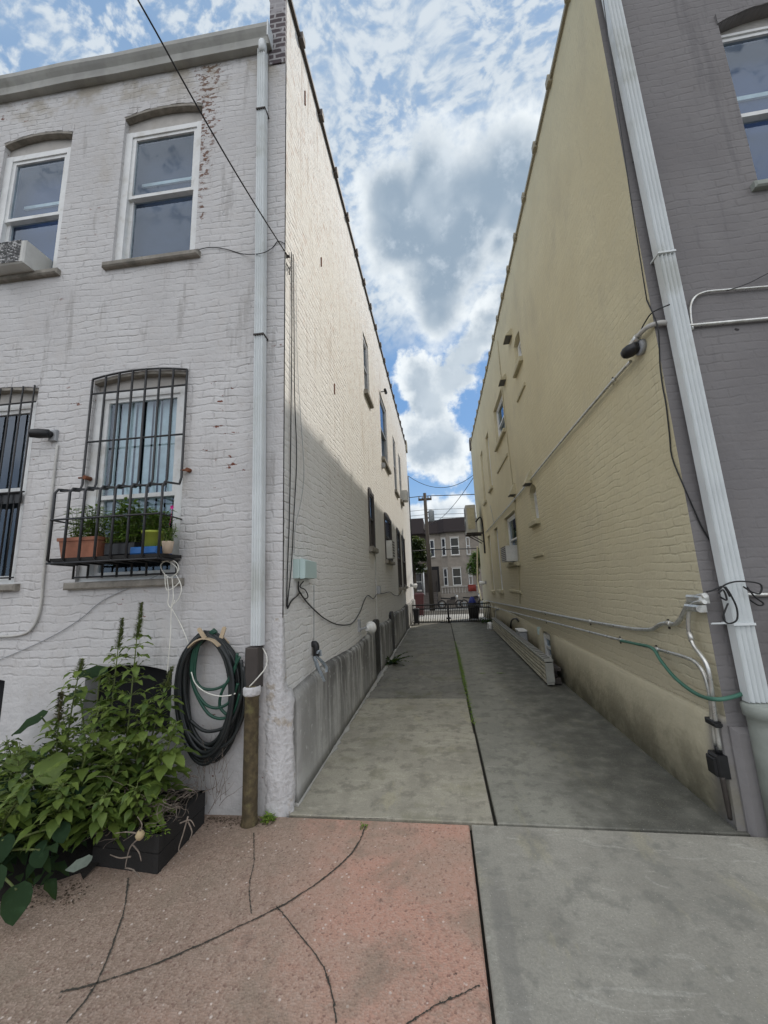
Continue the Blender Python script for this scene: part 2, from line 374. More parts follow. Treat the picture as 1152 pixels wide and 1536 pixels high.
M = dict(
    fw=fac_white(), sw=side_white(), sc=side_cream(), fg=fac_grey(), plinth=cement_plinth(), corner=plaster_corner(),
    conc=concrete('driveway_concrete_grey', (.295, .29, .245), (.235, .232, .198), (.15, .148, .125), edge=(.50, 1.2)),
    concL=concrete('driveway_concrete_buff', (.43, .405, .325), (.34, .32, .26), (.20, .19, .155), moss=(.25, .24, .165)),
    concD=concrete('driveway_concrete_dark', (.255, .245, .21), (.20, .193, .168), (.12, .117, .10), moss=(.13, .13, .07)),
    concN=concrete('patio_concrete_green_grey', (.365, .35, .30), (.29, .278, .238), (.20, .198, .172)),
    pink=pink_aggregate(),
    soil=plain('joint_dirt', (.055, .05, .04), .95, scale=30), earth=plain('dark_earth', (.018, .015, .012), .95, scale=20, bump=.8),
    wframe=plain('white_window_paint', (.66, .67, .66), .45, var=.08, dirt=(.35, .33, .28), dirtamt=.5),
    wpanel=plain('grey_painted_board', (.42, .40, .37), .7, dirt=(.22, .19, .15), bump=.2),
    stone=plain('weathered_stone_sill', (.27, .25, .215), .85, var=.25, scale=14, bump=.6, dirt=(.10, .095, .08), dirtamt=.7),
    creamsill=plain('cream_painted_sill', (.44, .40, .27), .8, bump=.3),
    gutter=plain('aluminium_gutter_grime', (.34, .34, .315), .55, var=.2, scale=4, dirt=(.14, .14, .11), dirtamt=.6),
    spout=plain('white_aluminium_downspout', (.66, .69, .69), .4, var=.07, scale=3, spec=.5, dirt=(.40, .41, .37), dirtamt=.6, bump=.15),
    castpipe=plain('rusty_mossy_iron_pipe', (.085, .065, .035), .85, var=.4, scale=22, bump=.7, dirt=(.16, .15, .06), dirtamt=.6),
    castdark=plain('dark_brown_metal', (.05, .042, .037), .6, scale=14),
    greypipe=plain('grey_green_painted_pipe', (.27, .29, .26), .7, scale=6, bump=.3),
    iron=plain('black_wrought_iron', (.016, .016, .017), .45, var=.3, spec=.5),
    rust=plain('rusty_iron', (.16, .06, .03), .9, scale=30),
    coping=plain('dark_terracotta_coping', (.10, .085, .075), .7, scale=10, bump=.3),
    coping2=plain('pale_terracotta_coping', (.30, .27, .20), .7, scale=10, bump=.3),
    conduit=plain('galvanised_conduit', (.60, .60, .57), .32, metal=.75, var=.18, scale=22, spec=.5, dirt=(.20, .17, .12), dirtamt=.5),
    pconduit=plain('painted_conduit', (.47, .46, .43), .6),
    black=plain('black_plastic', (.014, .014, .015), .4, var=.3), cable=plain('black_cable', (.013, .013, .013), .5),
    wcord=plain('white_cord', (.68, .67, .60), .7), greyplastic=plain('grey_plastic', (.32, .33, .34), .5),
    jbox=plain('pale_green_grey_plastic', (.42, .53, .51), .5, var=.04), white=plain('white_metal', (.72, .72, .70), .4),
    hoseb=plain('black_rubber_hose', (.017, .020, .020), .38, var=.2), hoseg=plain('dark_green_hose', (.012, .055, .035), .35), hoseg2=plain('green_hose_faded', (.05, .14, .10), .5),
    redhose=plain('dark_red_hose', (.16, .018, .02), .4), tan=plain('tan_plastic', (.42, .33, .22), .5),
    timber=plain('black_stained_timber', (.016, .015, .014), .8, scale=16, bump=.8),
    terra=plain('terracotta_plastic', (.30, .125, .075), .7, var=.2, dirt=(.2, .12, .08)), lime=plain('lime_green_plastic', (.36, .42, .06), .5, var=.1, dirt=(.25, .27, .06)), blue=plain('bright_blue_plastic', (.025, .12, .34), .5, var=.1, dirt=(.04, .09, .2)),
    beige=plain('beige_clay', (.50, .40, .30), .8), twig=plain('dead_grey_twigs', (.19, .155, .125), .9, var=.35, scale=40), bulb=plain('dried_root', (.42, .33, .19), .8),
    leaf=leafmat('amaranth_leaf', (.048, .088, .018), (.155, .212, .045)), leafd=leafmat('dark_broad_leaf', (.014, .032, .017), (.028, .055, .026)), herb=leafmat('herb_leaf', (.08, .17, .03), (.20, .32, .07)),
    seed=leafmat('seed_spike_bracts', (.085, .12, .04), (.17, .19, .07), trans=.1), seedd=leafmat('purple_seed_spike', (.075, .065, .035), (.14, .125, .06), trans=.1),
    stem=plain('green_red_stem', (.12, .15, .045), .6, var=.3, scale=30), grass=leafmat('weed_leaf', (.10, .20, .03), (.22, .30, .05)),
    flower=plain('magenta_petal', (.55, .02, .22), .6), rag=plain('grey_rag', (.40, .45, .50), .95, var=.2, scale=30),
    acw=plain('air_conditioner_casing', (.52, .52, .49), .5, dirt=(.25, .24, .2)), acd=plain('air_conditioner_grille', (.10, .10, .10), .6),
    panel=plain('weathered_ribbed_panel', (.52, .49, .39), .6, var=.2, scale=10, dirt=(.10, .09, .06), dirtamt=.55), panelend=plain('grey_panel_end', (.30, .30, .27), .6, dirt=(.12, .12, .1)),
    glass=glassmat(), room=plain('dark_room', (.012, .012, .014), .9), blind=plain('pale_blind', (.72, .78, .76), .6),
    curtain=plain('curtain_sky_reflection', (.055, .07, .115), .9), curtain_sky=plain('curtain_deep_sky_reflection', (.04, .07, .17), .9),  # blue of these backings paints in the sky reflected by the panes
    roof=plain('tar_roof', (.05, .05, .05), .9), asphalt=plain('street_asphalt', (.13, .135, .145), .85, scale=3, bump=.4), pave=plain('pavement_concrete', (.38, .37, .34), .85, scale=2, bump=.3, dirt=(.2, .2, .18)),
    hwall=plain('brown_grey_brick_house', (.235, .21, .18), .85, scale=5, bump=.4, dirt=(.13, .11, .09)), hroof=plain('dark_brown_shingles', (.026, .020, .020), .9, scale=8, bump=.8),
    hstone=plain('pale_limestone_trim', (.36, .34, .31), .8), pole=plain('dark_creosote_wood', (.055, .045, .035), .9, scale=12, bump=.4), steelgrey=plain('transformer_steel', (.22, .24, .25), .5),
    bark=plain('tree_bark', (.07, .055, .04), .9, scale=14, bump=.6), treeleaf=leafmat('street_tree_leaf', (.02, .035, .018), (.045, .06, .03)), treeleaf2=leafmat('bright_tree_leaf', (.06, .13, .03), (.12, .20, .05)),
    binm=plain('maroon_bin', (.075, .02, .022), .5), binb=plain('black_bin', (.014, .014, .015), .5), bag=plain('blue_bag', (.02, .035, .22), .5), redc=plain('red_sheet', (.20, .03, .02), .7), pinkc=plain('bare_red_brick', (.12, .055, .05), .85),
)
def peel():
    t = NT('peeling_black_grille'); p = t.pos(); return t.fin(t.mix(t.mr(t.noise(p, 38, 4, .7), .52, .56), (.04, .042, .045), (.5, .5, .5)), .7)
M['peel'] = peel()
def darkbrick():
    t = NT('bare_parapet_brick'); p = t.pos(); sp = t.n('ShaderNodeSeparateXYZ', Vector=p)
    uv = t.n('ShaderNodeCombineXYZ', X=sp.outputs['X'], Y=sp.outputs['Z'], Z=0.0).outputs[0]
    uv = t.vmath('ADD', uv, t.scale(t.noise(uv, 14, 2, col=True), .02))
    b = t.n('ShaderNodeTexBrick', Vector=uv, Scale=1.0, Color1=(.055, .04, .045), Color2=(.085, .065, .07), Mortar=(.30, .29, .29))
    b.inputs['Mortar Size'].default_value = .010; b.inputs['Brick Width'].default_value = .16; b.inputs['Row Height'].default_value = .066
    c = t.mix(t.mr(t.noise(p, 6, 4), .52, .60, 0, .75), b.outputs['Color'], (.36, .35, .36))
    return t.fin(c, .85, 0, t.bump(b.outputs['Fac'], -.6, .01))
M['dbrick'] = darkbrick()

# ------------------------------------------------------------------ walls with openings
def arc(u0, u1, v, rise, n=10):
    if rise <= 0: return [(u0, v), (u1, v)]
    w = (u1 - u0) / 2; R = (w * w + rise * rise) / (2 * rise); cu = (u0 + u1) / 2; cv = v + rise - R
    a = math.asin(w / R)
    return [(cu + R * math.sin(-a + 2 * a * k / n), cv + R * math.cos(-a + 2 * a * k / n)) for k in range(n + 1)]
def wall(fr, u0, u1, v0, v1, ops, depth=.13, side=None):
    """ops: (u0,u1,v0,v1,rise).  Returns wall mesh incl. reveals"""
    mb = MB()
    us = sorted({u0, u1, *[o[0] for o in ops], *[o[1] for o in ops]}); vs = sorted({v0, v1, *[o[2] for o in ops], *[o[3] + o[4] for o in ops]})
    for a, b in zip(us, us[1:]):
        for c, d in zip(vs, vs[1:]):
            cu, cv = (a + b) / 2, (c + d) / 2
            if any(o[0] < cu < o[1] and o[2] < cv < o[3] + o[4] for o in ops): continue
            mb.poly([fr(a, c), fr(b, c), fr(b, d), fr(a, d)])
    for (a, b, c, d, r) in ops:
        A = arc(a, b, d, r); top = d + r
        if r > 0:
            for (p, q) in zip(A, A[1:]): mb.poly([fr(p[0], p[1]), fr(q[0], q[1]), fr(q[0], top), fr(p[0], top)])
        loop = [(a, c)] + A + [(b, c)]
        for p, q in zip(loop, loop[1:] + loop[:1]):
            mb.poly([fr(p[0], p[1], 0), fr(q[0], q[1], 0), fr(q[0], q[1], -depth), fr(p[0], p[1], -depth)])
    return mb
def window(house, fr, op, label=None, depth=.09, fw=.075, mat='wframe', split=.5, back='curtain', sill='stone', sill_out=.05, sill_h=.06, sill_ext=.06,
           muntin=None, cover=False, frame_v1=None, sillmat=None, screen=None, blinds=False):
    a, b, c, d, r = op
    fd = -depth  # back of frame
    v1 = frame_v1 if frame_v1 else d - .02
    F = MB()
    F.box(fr, a, a + fw, c, v1, fd - .02, fd + .06); F.box(fr, b - fw, b, c, v1, fd - .02, fd + .06)
    F.box(fr, a + fw, b - fw, v1 - fw * .8, v1, fd - .02, fd + .058); F.box(fr, a + fw, b - fw, c, c + .035, fd - .02, fd + .062)
    w = F.build('window', M[mat], house)
    if label: w['label'] = label
    # arched board
    A = arc(a, b, d, r)
    B = MB()
    ring = [(a, v1)] + A + [(b, v1)]
    B.loft([[fr(p[0], p[1], fd - .02) for p in ring], [fr(p[0], p[1], fd + .035) for p in ring]], smooth=False)
    B.build('head_board', M['wpanel' if mat == 'wframe' else mat], w)
    mid = c + (v1 - c) * split
    ia, ib = a + fw, b - fw; ct, cb = v1 - fw * .8, c + .035
    def sash(s0, s1, dd, t=.035):
        m = MB(); m.box(fr, ia, ia + t, s0, s1, dd - .02, dd + .012); m.box(fr, ib - t, ib, s0, s1, dd - .02, dd + .012)
        m.box(fr, ia + t, ib - t, s1 - t, s1, dd - .02, dd + .011); m.box(fr, ia + t, ib - t, s0, s0 + t, dd - .02, dd + .013)
        if muntin:
            for k in range(1, muntin): x = ia + (ib - ia) * k / muntin; m.box(fr, x - .008, x + .008, s0 + t, s1 - t, dd - .015, dd + .004)
            m.box(fr, ia + t, ib - t, s1 - .16, s1 - .148, dd - .014, dd + .005)
        so = m.build('sash', M[mat], w)
        g = MB(); g.poly([fr(ia + t, s0 + t, dd - .006), fr(ib - t, s0 + t, dd - .006), fr(ib - t, s1 - t, dd - .006), fr(ia + t, s1 - t, dd - .006)])
        g.build('pane', M['glass'], w)
    if mat != 'none':
        sash(mid - .018, ct, fd + .035); sash(cb, mid + .018, fd + .005)
    bk = MB()
    if blinds:
        n = 9
        for k in range(n):
            x = ia + (ib - ia) * (k + .5) / n; h = (ib - ia) / n * .46
            bk.poly([fr(x - h, cb + .5, fd - .045), fr(x + h, cb + .5, fd - .03), fr(x + h, ct, fd - .03), fr(x - h, ct, fd - .045)])
        bk.build('blind', M['blind'], w)
        bk = MB()
    bd = fd - (.35 if blinds else .13)
    bk.box(fr, a - .05, b + .05, c - .05, d + r + .05, bd, bd + .01)
    for (p, q, s0, s1) in ((a - .06, a - .05, c - .05, d + r + .05), (b + .05, b + .06, c - .05, d + r + .05)):
        bk.box(fr, p, q, s0, s1, bd, fd - .03)
    bk.build('curtain' if back.startswith('cur') else 'interior', M[back], w)
    if back == 'curtain' or back == 'curtain_sky':   # roller shade hem inside, seen as a pale band
        h = MB(); h.box(fr, ia, ib, mid + (ct - mid) * .42, mid + (ct - mid) * .47, bd + .015, bd + .03); h.build('shade_hem', M['blind'], w)
    if sill:
        s = MB(); s.box(fr, a - sill_ext, b + sill_ext, c - sill_h, c - .002, -.1, sill_out, .012); s.build('sill', M[sill], w)
    return w

# ================================================================== SETTING
def sheet(name, pts, z, mat, th=None):
    mb = MB()
    if th: mb.loft([[Vector((x, y, z - th)) for x, y in pts], [Vector((x, y, z)) for x, y in pts]], smooth=False)
    else: mb.poly([Vector((x, y, z)) for x, y in pts])
    o = mb.build(name, mat); o['kind'] = 'structure'; return o
YD = 15.0
gm = MB(); gm.poly([(-400, -300, -.06), (400, -300, -.06), (400, YD, -.06), (-400, YD, -.06)]); gm.poly([(-400, YD, -.06), (400, YD, -.06), (400, 40, -1.22), (-400, 40, -1.22)]); gm.poly([(-400, 40, -1.22), (400, 40, -1.22), (400, 900, -1.22), (-400, 900, -1.22)])
g = gm.build('ground', M['soil']); g['kind'] = 'structure'
G = .005
def slab(name, x0, x1, y0, y1, mat, z=0.0, j=None):
    j = G if j is None else j
    mb = MB(); mb.box(W, x0 + j, x1 - j, y0 + j, y1 - j, -.05, z, .006); o = mb.build(name, M[mat]); o['kind'] = 'structure'; return o
JX = .245
# left strip of the drive
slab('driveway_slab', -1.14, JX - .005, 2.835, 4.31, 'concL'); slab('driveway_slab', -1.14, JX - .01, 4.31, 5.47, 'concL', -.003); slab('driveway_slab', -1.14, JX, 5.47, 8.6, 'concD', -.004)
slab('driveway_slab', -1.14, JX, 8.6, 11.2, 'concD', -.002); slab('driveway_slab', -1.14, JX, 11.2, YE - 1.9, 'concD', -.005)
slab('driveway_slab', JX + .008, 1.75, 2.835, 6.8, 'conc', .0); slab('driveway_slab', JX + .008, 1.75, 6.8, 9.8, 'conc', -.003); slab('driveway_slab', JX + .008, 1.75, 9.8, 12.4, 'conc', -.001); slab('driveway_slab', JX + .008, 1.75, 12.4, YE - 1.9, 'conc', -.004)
slab('patio_slab', .085, 6.0, -3.0, 2.822, 'concN', .0, .007)
# pink patio with scored curves left open between its pieces
def gline(pxs): return [onz(*p) for p in pxs]
sc = MB()
def score(pts, w, z=.004):
    pts = [Vector((p.x, p.y, z)) for p in pts]; pts = spline(pts, 34)
    L = []; Rr = []; o = 0; ww = w
    for i, p in enumerate(pts):
        t = (pts[min(i + 1, len(pts) - 1)] - pts[max(i - 1, 0)]).normalized(); n = Vector((-t.y, t.x, 0))
        o = o * .8 + random.gauss(0, .0008); ww = ww * .6 + .4 * w * random.uniform(.15, 1.35)
        q = p + n * o
        L.append(q + n * ww * random.uniform(.7, 1.5)); Rr.append(q - n * ww * random.uniform(.7, 1.5))
        if random.random() < .06:
            c = q + n * random.choice((-1, 1)) * ww; r = random.uniform(.002, .006)
            sc.poly([c + Vector((r * math.cos(a) * random.uniform(.5, 1.3), r * math.sin(a) * random.uniform(.5, 1.3), .001)) for a in (0, 1, 2.2, 3.3, 4.4, 5.4)])
    for i in range(len(pts) - 1): sc.poly([L[i], L[i + 1], Rr[i + 1], Rr[i]])
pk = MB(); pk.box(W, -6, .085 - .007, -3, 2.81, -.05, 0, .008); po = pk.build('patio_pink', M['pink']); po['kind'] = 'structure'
score(gline([(548, 1240), (532, 1275), (490, 1315), (430, 1355), (350, 1395), (250, 1440), (150, 1475), (90, 1490)]), .0045)
score(gline([(380, 1250), (381, 1290), (374, 1330), (377, 1372)]), .0025)
score(gline([(192, 1318), (187, 1360), (172, 1410), (145, 1475), (100, 1536)]), .004)
score(gline([(415, 1360), (445, 1398), (478, 1440), (495, 1480), (505, 1536)]), .0032)
score(gline([(720, 1480), (680, 1498), (645, 1515), (600, 1545)]), .003)
score(gline([(430, 1226), (500, 1228), (580, 1229)]), .003)
so = sc.build('score_lines', M['soil']); so['kind'] = 'structure'
# street
def slope(y): return -.046 * (y - YD) if y > YD else 0.0
def strip(name, y0, y1, lift, mat, x0=-60, x1=60):
    mb = MB(); a, b = slope(y0), slope(y1)
    mb.loft([[(x0, y0, a + lift - .14), (x1, y0, a + lift - .14), (x1, y1, b + lift - .14), (x0, y1, b + lift - .14)], [(x0, y0, a + lift), (x1, y0, a + lift), (x1, y1, b + lift), (x0, y1, b + lift)]], smooth=False)
    o = mb.build(name, M[mat]); o['kind'] = 'structure'
strip('pavement', YE - 1.9, YE + 3.0, .02, 'pave', -60, 60)
strip('road', YE + 3.0, 28.2, -.10, 'asphalt')
strip('pavement_far', 28.2, 33.9, .02, 'pave')

# ================================================================== LEFT HOUSE
HL = thing('brick_house', 'white painted brick house with barred rear window and stained cement base', 'house', (-1.18, YB, 0))
TL = 7.52
opF = [(-4.22, -3.44, 4.58, 6.22, .06), (-2.86, -2.03, 4.57, 6.28, .06), (-4.30, -3.46, 1.65, 3.38, .04), (-2.91, -2.03, 1.64, 3.39, .045), (-2.74, -2.03, .50, .94, .06), (-4.35, -3.43, .25, .90, .05)]
wm = wall(FL, -9, XL, -.05, 6.9, opF)
wm.build('wall', M['fw'], HL)['label'] = 'white painted rear brick wall with flaking patches under the gutter'
opS = [(6.60, 7.15, 5.08, 6.33, 0), (8.60, 9.80, 4.42, 6.12, 0), (11.15, 11.90, 4.22, 5.95, 0), (12.75, 13.5, 4.25, 5.92, 0),
       (6.55, 7.08, 2.15, 3.19, .06), (8.50, 9.72, 2.02, 3.08, .07), (10.95, 11.8, 1.36, 3.04, .06), (12.4, 13.4, 1.35, 2.98, .06)]
doorS = [(6.48, 7.0, .05, .86, .05), (8.65, 9.15, .02, .80, .07), (12.0, 12.75, .02, .72, .05)]
wm = wall(SL, YB, YE, -.05, TL, opS + doorS)
wm.build('wall', M['sw'], HL)['label'] = 'long off-white painted alley wall'
b = MB()   # far end, back, parapet and roof
b.poly([(-9, YE, -.9), (XL, YE, -.9), (XL, YE, TL), (-9, YE, TL)]); b.poly([(-9, 2.6, 0), (-9, YE, 0), (-9, YE, TL), (-9, 2.6, TL)])
b.poly([(XL - .3, YB + .3, 6.9), (XL - .3, YE, 6.9), (XL - .3, YE, TL), (XL - .3, YB + .3, TL)])
b.build('wall', M['sw'], HL)
b = MB(); b.poly([(-9, 2.55, 6.88), (XL - .1, 2.80, 6.88), (XL - .1, YE, 6.88), (-9, YE, 6.88)]); b.build('roof', M['roof'], HL)
b = MB(); b.box(FL, -1.345, XL - .001, 6.60, TL, -.3, .012); b.build('parapet', M['dbrick'], HL)['label'] = 'bare dark brick end of the parapet above the gutter'
# clay coping with joint collars
def coping(house, x0, x1, ztop, y0, y1, mat, step=.72, edge=1):
    c = MB(); c.box(W, x0, x1, y0, y1, ztop, ztop + .05)
    y = y0 + .35
    while y < y1:
        c.box(W, x0 - .025, x1 + .025, y - .045, y + .045, ztop - .03, ztop + .085, .02); y += step
    c.build('coping', M[mat], house)
coping(HL, XL - .19, XL + .035, TL, YB, YE, 'coping')
c = MB(); c.box(W, XL - .5, XL + .06, YE - .35, YE + .1, TL - .25, TL + .22, .02); c.build('parapet_cap', M['coping2'], HL)
# plinth of cement render, broken by the basement openings
pl = MB(); y = YB + .05
edges = [(YB + .12, 6.48), (7.0, 8.65), (9.15, 12.0), (12.75, YE)]
for (a, c_) in edges:
    n = max(2, int((c_ - a) / .12)); rings = []
    for k in range(n + 1):
        yy = a + (c_ - a) * k / n; zt = .74 + .025 * math.sin(yy * 2.1) + random.uniform(-.002, .002)
        rings.append([SL(yy, -.05, 0), SL(yy, -.05, .075), SL(yy, .10, .06), SL(yy, zt - .05, .055), SL(yy, zt - .012, .045), SL(yy, zt + .02, .0)])
    pl.loft(rings, smooth=True)
pl.build('plinth', M['plinth'], HL)['label'] = 'cement plinth streaked with black water stains'
# cement fillet between plinth and drive
fl = MB(); rings = []
for k in range(230):
    yy = YB + .1 + k * .06; w = (.004 + .035 * random.random() ** 2) * (.25 if yy < 3.8 else 1) + (.03 if 5.8 < yy < 8.5 else 0)
    rings.append([Vector((XL + .05, yy, -.02)), Vector((XL + .075 + w, yy, .0)), Vector((XL + .073 + w * .5, yy, .006 + w * .15)), Vector((XL + .05, yy, .02))])
fl.loft(rings); fl.build('mortar_fillet', M['pave'], HL)
# lumpy plaster corner, a wedge of displaced render round the corner
def rnd(x, y, s=1.0): return (math.sin(x * 7.3 * s + 1.7) * math.cos(y * 5.1 * s + .4) + .6 * math.sin(x * 17.7 * s + y * 13.3 * s) + .4 * math.cos(x * 31 * s - y * 27 * s))
cp = MB(); rings = []
N = 120
for k in range(N + 1):
    z = -.05 + 1.36 * k / N; ring = []
    wid = .125 + .03 * rnd(z * 1.3, 2.0) * .5 + random.uniform(-.006, .006); wid *= 1 - .15 * max(0, (z - .75) / .6)
    fade = min(1, max(0, (1.31 - z) / .6)) ** .8; sidew = (.10 + .03 * math.sin(z * 9)) * (1 if z < .8 else .5)
    for j in range(9):
        e = math.sin(min(1, j / 2.5) * PI / 2); n = rnd(z * 4.1, j * .8) * .0036 + random.uniform(-.002, .002)
        ring.append(FL(XL - wid * (1 - j / 8), z, (.012 + n) * fade * e - .004 * (1 - e)))
    for j in range(1, 8):
        e = math.cos(max(0, (j - 4) / 3) * PI / 2); n = rnd(z * 4.1, 6.4 + j * .8) * .0036 + random.uniform(-.002, .002)
        base = .05 if z < .72 else .05 * max(0, 1 - (z - .72) / .12)
        ring.append(Vector((XL + (.010 + n) * fade * e + base * min(1, j / 3) - .003 * (1 - e), YB - .012 + j / 7 * (sidew + .012), z)))
    rings.append(ring)
cp.loft(rings, closed=False, caps=False); cp.build('plaster_corner', M['corner'], HL)['label'] = 'rough hand-trowelled plaster on the house corner'
# windows rear
window(HL, FL, opF[0], 'upper window with a small air conditioner on its sill', back='curtain_sky', split=.48, frame_v1=6.08)
window(HL, FL, opF[1], 'upper window with half drawn shades and white timber surround', back='curtain', split=.5, fw=.07, frame_v1=6.12)
window(HL, FL, opF[2], 'dark barred window at the left edge', back='room', split=.5, frame_v1=3.27)
window(HL, FL, opF[3], 'window behind the black window guard with vertical blinds', back='room', split=.42, blinds=True, fw=.085, frame_v1=3.29)
for op in (opF[4], opF[5]):
    m = MB(); m.box(FL, op[0] - .02, op[1] + .02, op[2] - .02, op[3] + op[4] + .02, -.16, -.12); m.build('basement_opening', M['room'], HL)
# brick arches, slightly proud soldier course
def archring(house, fr, op, mat, t=.10, proud=.004):
    a, b_, c_, d, r = op
    A = arc(a - .01, b_ + .01, d + .002, r, 12); B = arc(a - .012, b_ + .012, d + t, r, 12); m = MB()
    for i in range(12):
        e = .004
        p, q, s, u = A[i], A[i + 1], B[i + 1], B[i]
        m.loft([[fr(x, y, -.02) for x, y in (p, q, s, u)], [fr(x, y, proud + random.uniform(-.003, .004)) for x, y in (p, q, s, u)]], smooth=False)
    m.build('brick_arch', mat, house)
for op in opF[:4]: archring(HL, FL, op, M['fw'])
# thin dark joint where the arch meets the board
for op in opF[:4]:
    A = arc(op[0] + .004, op[1] - .004, op[3] - .008, op[4], 12); m = MB()
    m.loft([[FL(x, y, -.05), FL(x, y, .006), FL(x, y - .022, .004), FL(x, y - .022, -.05)] for x, y in A], smooth=False)
    m.build('arch_edge', M['stone'], HL)
# windows alley side
lbl = ['first upper alley window', 'wide upper alley window', 'third upper alley window', 'farthest upper alley window', 'small dark lower alley window', 'wide dark lower alley window', 'tall dark lower alley window', 'farthest tall dark lower alley window']
for i, op in enumerate(opS):
    window(HL, SL, op, lbl[i], mat='castdark' if i >= 4 else 'greyplastic', back='room', sill='stone', sill_out=.07, sill_h=.09, depth=.035 if i >= 4 else .08)
for op in doorS:
    m = MB(); A = arc(op[0] + .01, op[1] - .01, op[3], op[4], 8); ring = [(op[0] + .01, -.03)] + A + [(op[1] - .01, -.03)]
    m.loft([[SL(p[0], p[1], -.12) for p in ring], [SL(p[0], p[1], .052) for p in ring]], smooth=False); m.build('basement_gate', M['iron'], HL)
for (u, v, du, dv) in ((4.4, 3.9, .015, .14), (3.9, 5.3, .012, .12), (3.35, 6.9, .012, .2)):
    m = MB(); m.box(SL, u, u + du, v, v + dv, -.01, .012); m.build('wall_tie', M['rust'], HL)

# gutter
gt = MB()
prof = [(.00, 6.775), (.065, 6.775), (.07, 6.80), (.08, 6.84), (.105, 6.875), (.12, 6.90), (.124, 6.94), (.112, 6.955), (.10, 6.95), (.095, 6.93), (.0, 6.93)]
GU = thing('gutter', 'grimy aluminium gutter along the top of the white rear wall', 'gutter', FL(-2.5, 6.6, 0))
xs = [-9 + k * .55 for k in range(14)] + [-1.31]
gt.loft([[FL(x, v + .003 * math.sin(x * 3), d + .002 + .003 * math.sin(x * 5)) for d, v in prof] for x in xs], smooth=False); gt.build('trough', M['gutter'], GU)
e = MB(); e.box(FL, -1.318, -1.308, 6.77, 6.96, 0, .13); e.build('end_cap', M['spout'], GU)
# left downspout: corrugated, closed ends
def corr(fr, uc, w, d0, d1, v0, v1, lean=0.0, n=4, bend=None):
    ring = []
    k = n * 4
    for i in range(k + 1):
        u = -w / 2 + w * i / k; ring.append((u, d1 - (.010 if w > .1 else .0065) * (1 - math.cos(2 * PI * i * n / k)) / 2 * 2))
    ring += [(w / 2, d0), (-w / 2, d0)]
    m = MB(); m.loft([[fr(uc + lean * (v - v0) + u, v, d) for u, d in ring] for v in (v0, (v0 + v1) / 2, v1)], smooth=False); return m
DS = thing('downspout', 'white corrugated downspout running down the white rear wall into a brown iron pipe', 'drainpipe', FL(-1.36, 0, .08))
u0, _ = hit(FL, 383.5, 960, .09); u1, _ = hit(FL, 392, 70, .09)
lean = (u1 - u0) / (6.5 - 1.13)
corr(FL, u0, .078, .025, .088, 1.13, 6.70, lean).build('pipe', M['spout'], DS)
m = MB(); m.tube([FL(u1, 6.66, .058), FL(u1, 6.74, .060), FL(u1, 6.79, .066)], .041, 10); m.build('elbow', M['spout'], DS)
for v in (5.95, 3.6):
    m = MB(); uc = u0 + lean * (v - 1.13); m.box(FL, uc - .045, uc + .045, v, v + .012, .0, .095); m.build('strap', M['castdark'], DS)
m = MB(); m.box(FL, -1.412, -1.315, .84, 1.12, .015, .105, .008); m.build('shoe', M['castdark'], DS)
m = MB(); m.lathe(FL(-1.362, 0, .085), (0, 0, 1), [(-.02, .056), (.0, .058), (.05, .050), (.35, .049), (.78, .048), (.80, .056), (.85, .057), (.865, .04)], 20); m.build('iron_pipe', M['castpipe'], DS)
m = MB(); m.lathe(FL(-1.362, .80, .085), (0, 0, 1), [(0, .055), (.012, .061), (.05, .061), (.06, .052)], 20); m.build('collar', M['corner'], DS)

# window guard with plant basket
WG = thing('window_guard', 'black wrought iron window guard with projecting plant basket', 'window guard', FL(-2.45, 1.66, 0))
nb = 8; ua, ub = -2.90, -2.02
def guardbar(u, top):
    sh = .035
    return [FL(u, top, .03), FL(u, 2.44, .03), FL(u, 2.38, .05), FL(u + sh * .8, 2.345, .25), FL(u + sh, 2.31, .28), FL(u + sh, 1.80, .28), FL(u + sh, 1.775, .25), FL(u, 1.77, .03), FL(u, 1.665, .03)]
for k in range(nb):
    u = ua + (ub - ua) * k / (nb - 1); x = (u - ua) / (ub - ua)
    top = 3.385 + .045 * (1 - (2 * x - 1) ** 2)
    m = MB(); m.tube(guardbar(u, top), .0095, 6); m.build('bar', M['iron'], WG)
for (v, d, e) in ((3.25, .03, 0), (2.81, .03, 0), (1.675, .03, 0), (2.10, .29, .035), (1.775, .285, .035), (2.335, .235, .03)):
    m = MB(); m.tube([FL(ua + e, v, d), FL(ub + e, v, d)], .008, 6); m.build('rail', M['iron'], WG)
m = MB(); m.tube([FL(x, y + .015, .03) for x, y in arc(ua, ub, 3.375, .045)], .009, 6); m.build('arched_top_rail', M['iron'], WG)
for u in (ua, ub):
    for v in (2.10, 1.775):
        m = MB(); m.tube([FL(u, v, .0), FL(u + .035, v, .285)], .0065, 6); m.build('side_rail', M['iron'], WG)
m = MB(); m.box(FL, ua + .04, ub + .03, 1.787, 1.812, .02, .27); m.build('shelf', M['timber'], WG)
for (u, v) in ((ub + .05, 2.50), (ua + .02, 2.50)):
    m = MB(); m.tube([FL(u, v, -.02), FL(u, v, .04)], .018, 8); m.tube([FL(u, v, .03), FL(u - .06, v, .03)], .008, 6); m.build('wall_fixing', M['rust'], WG)
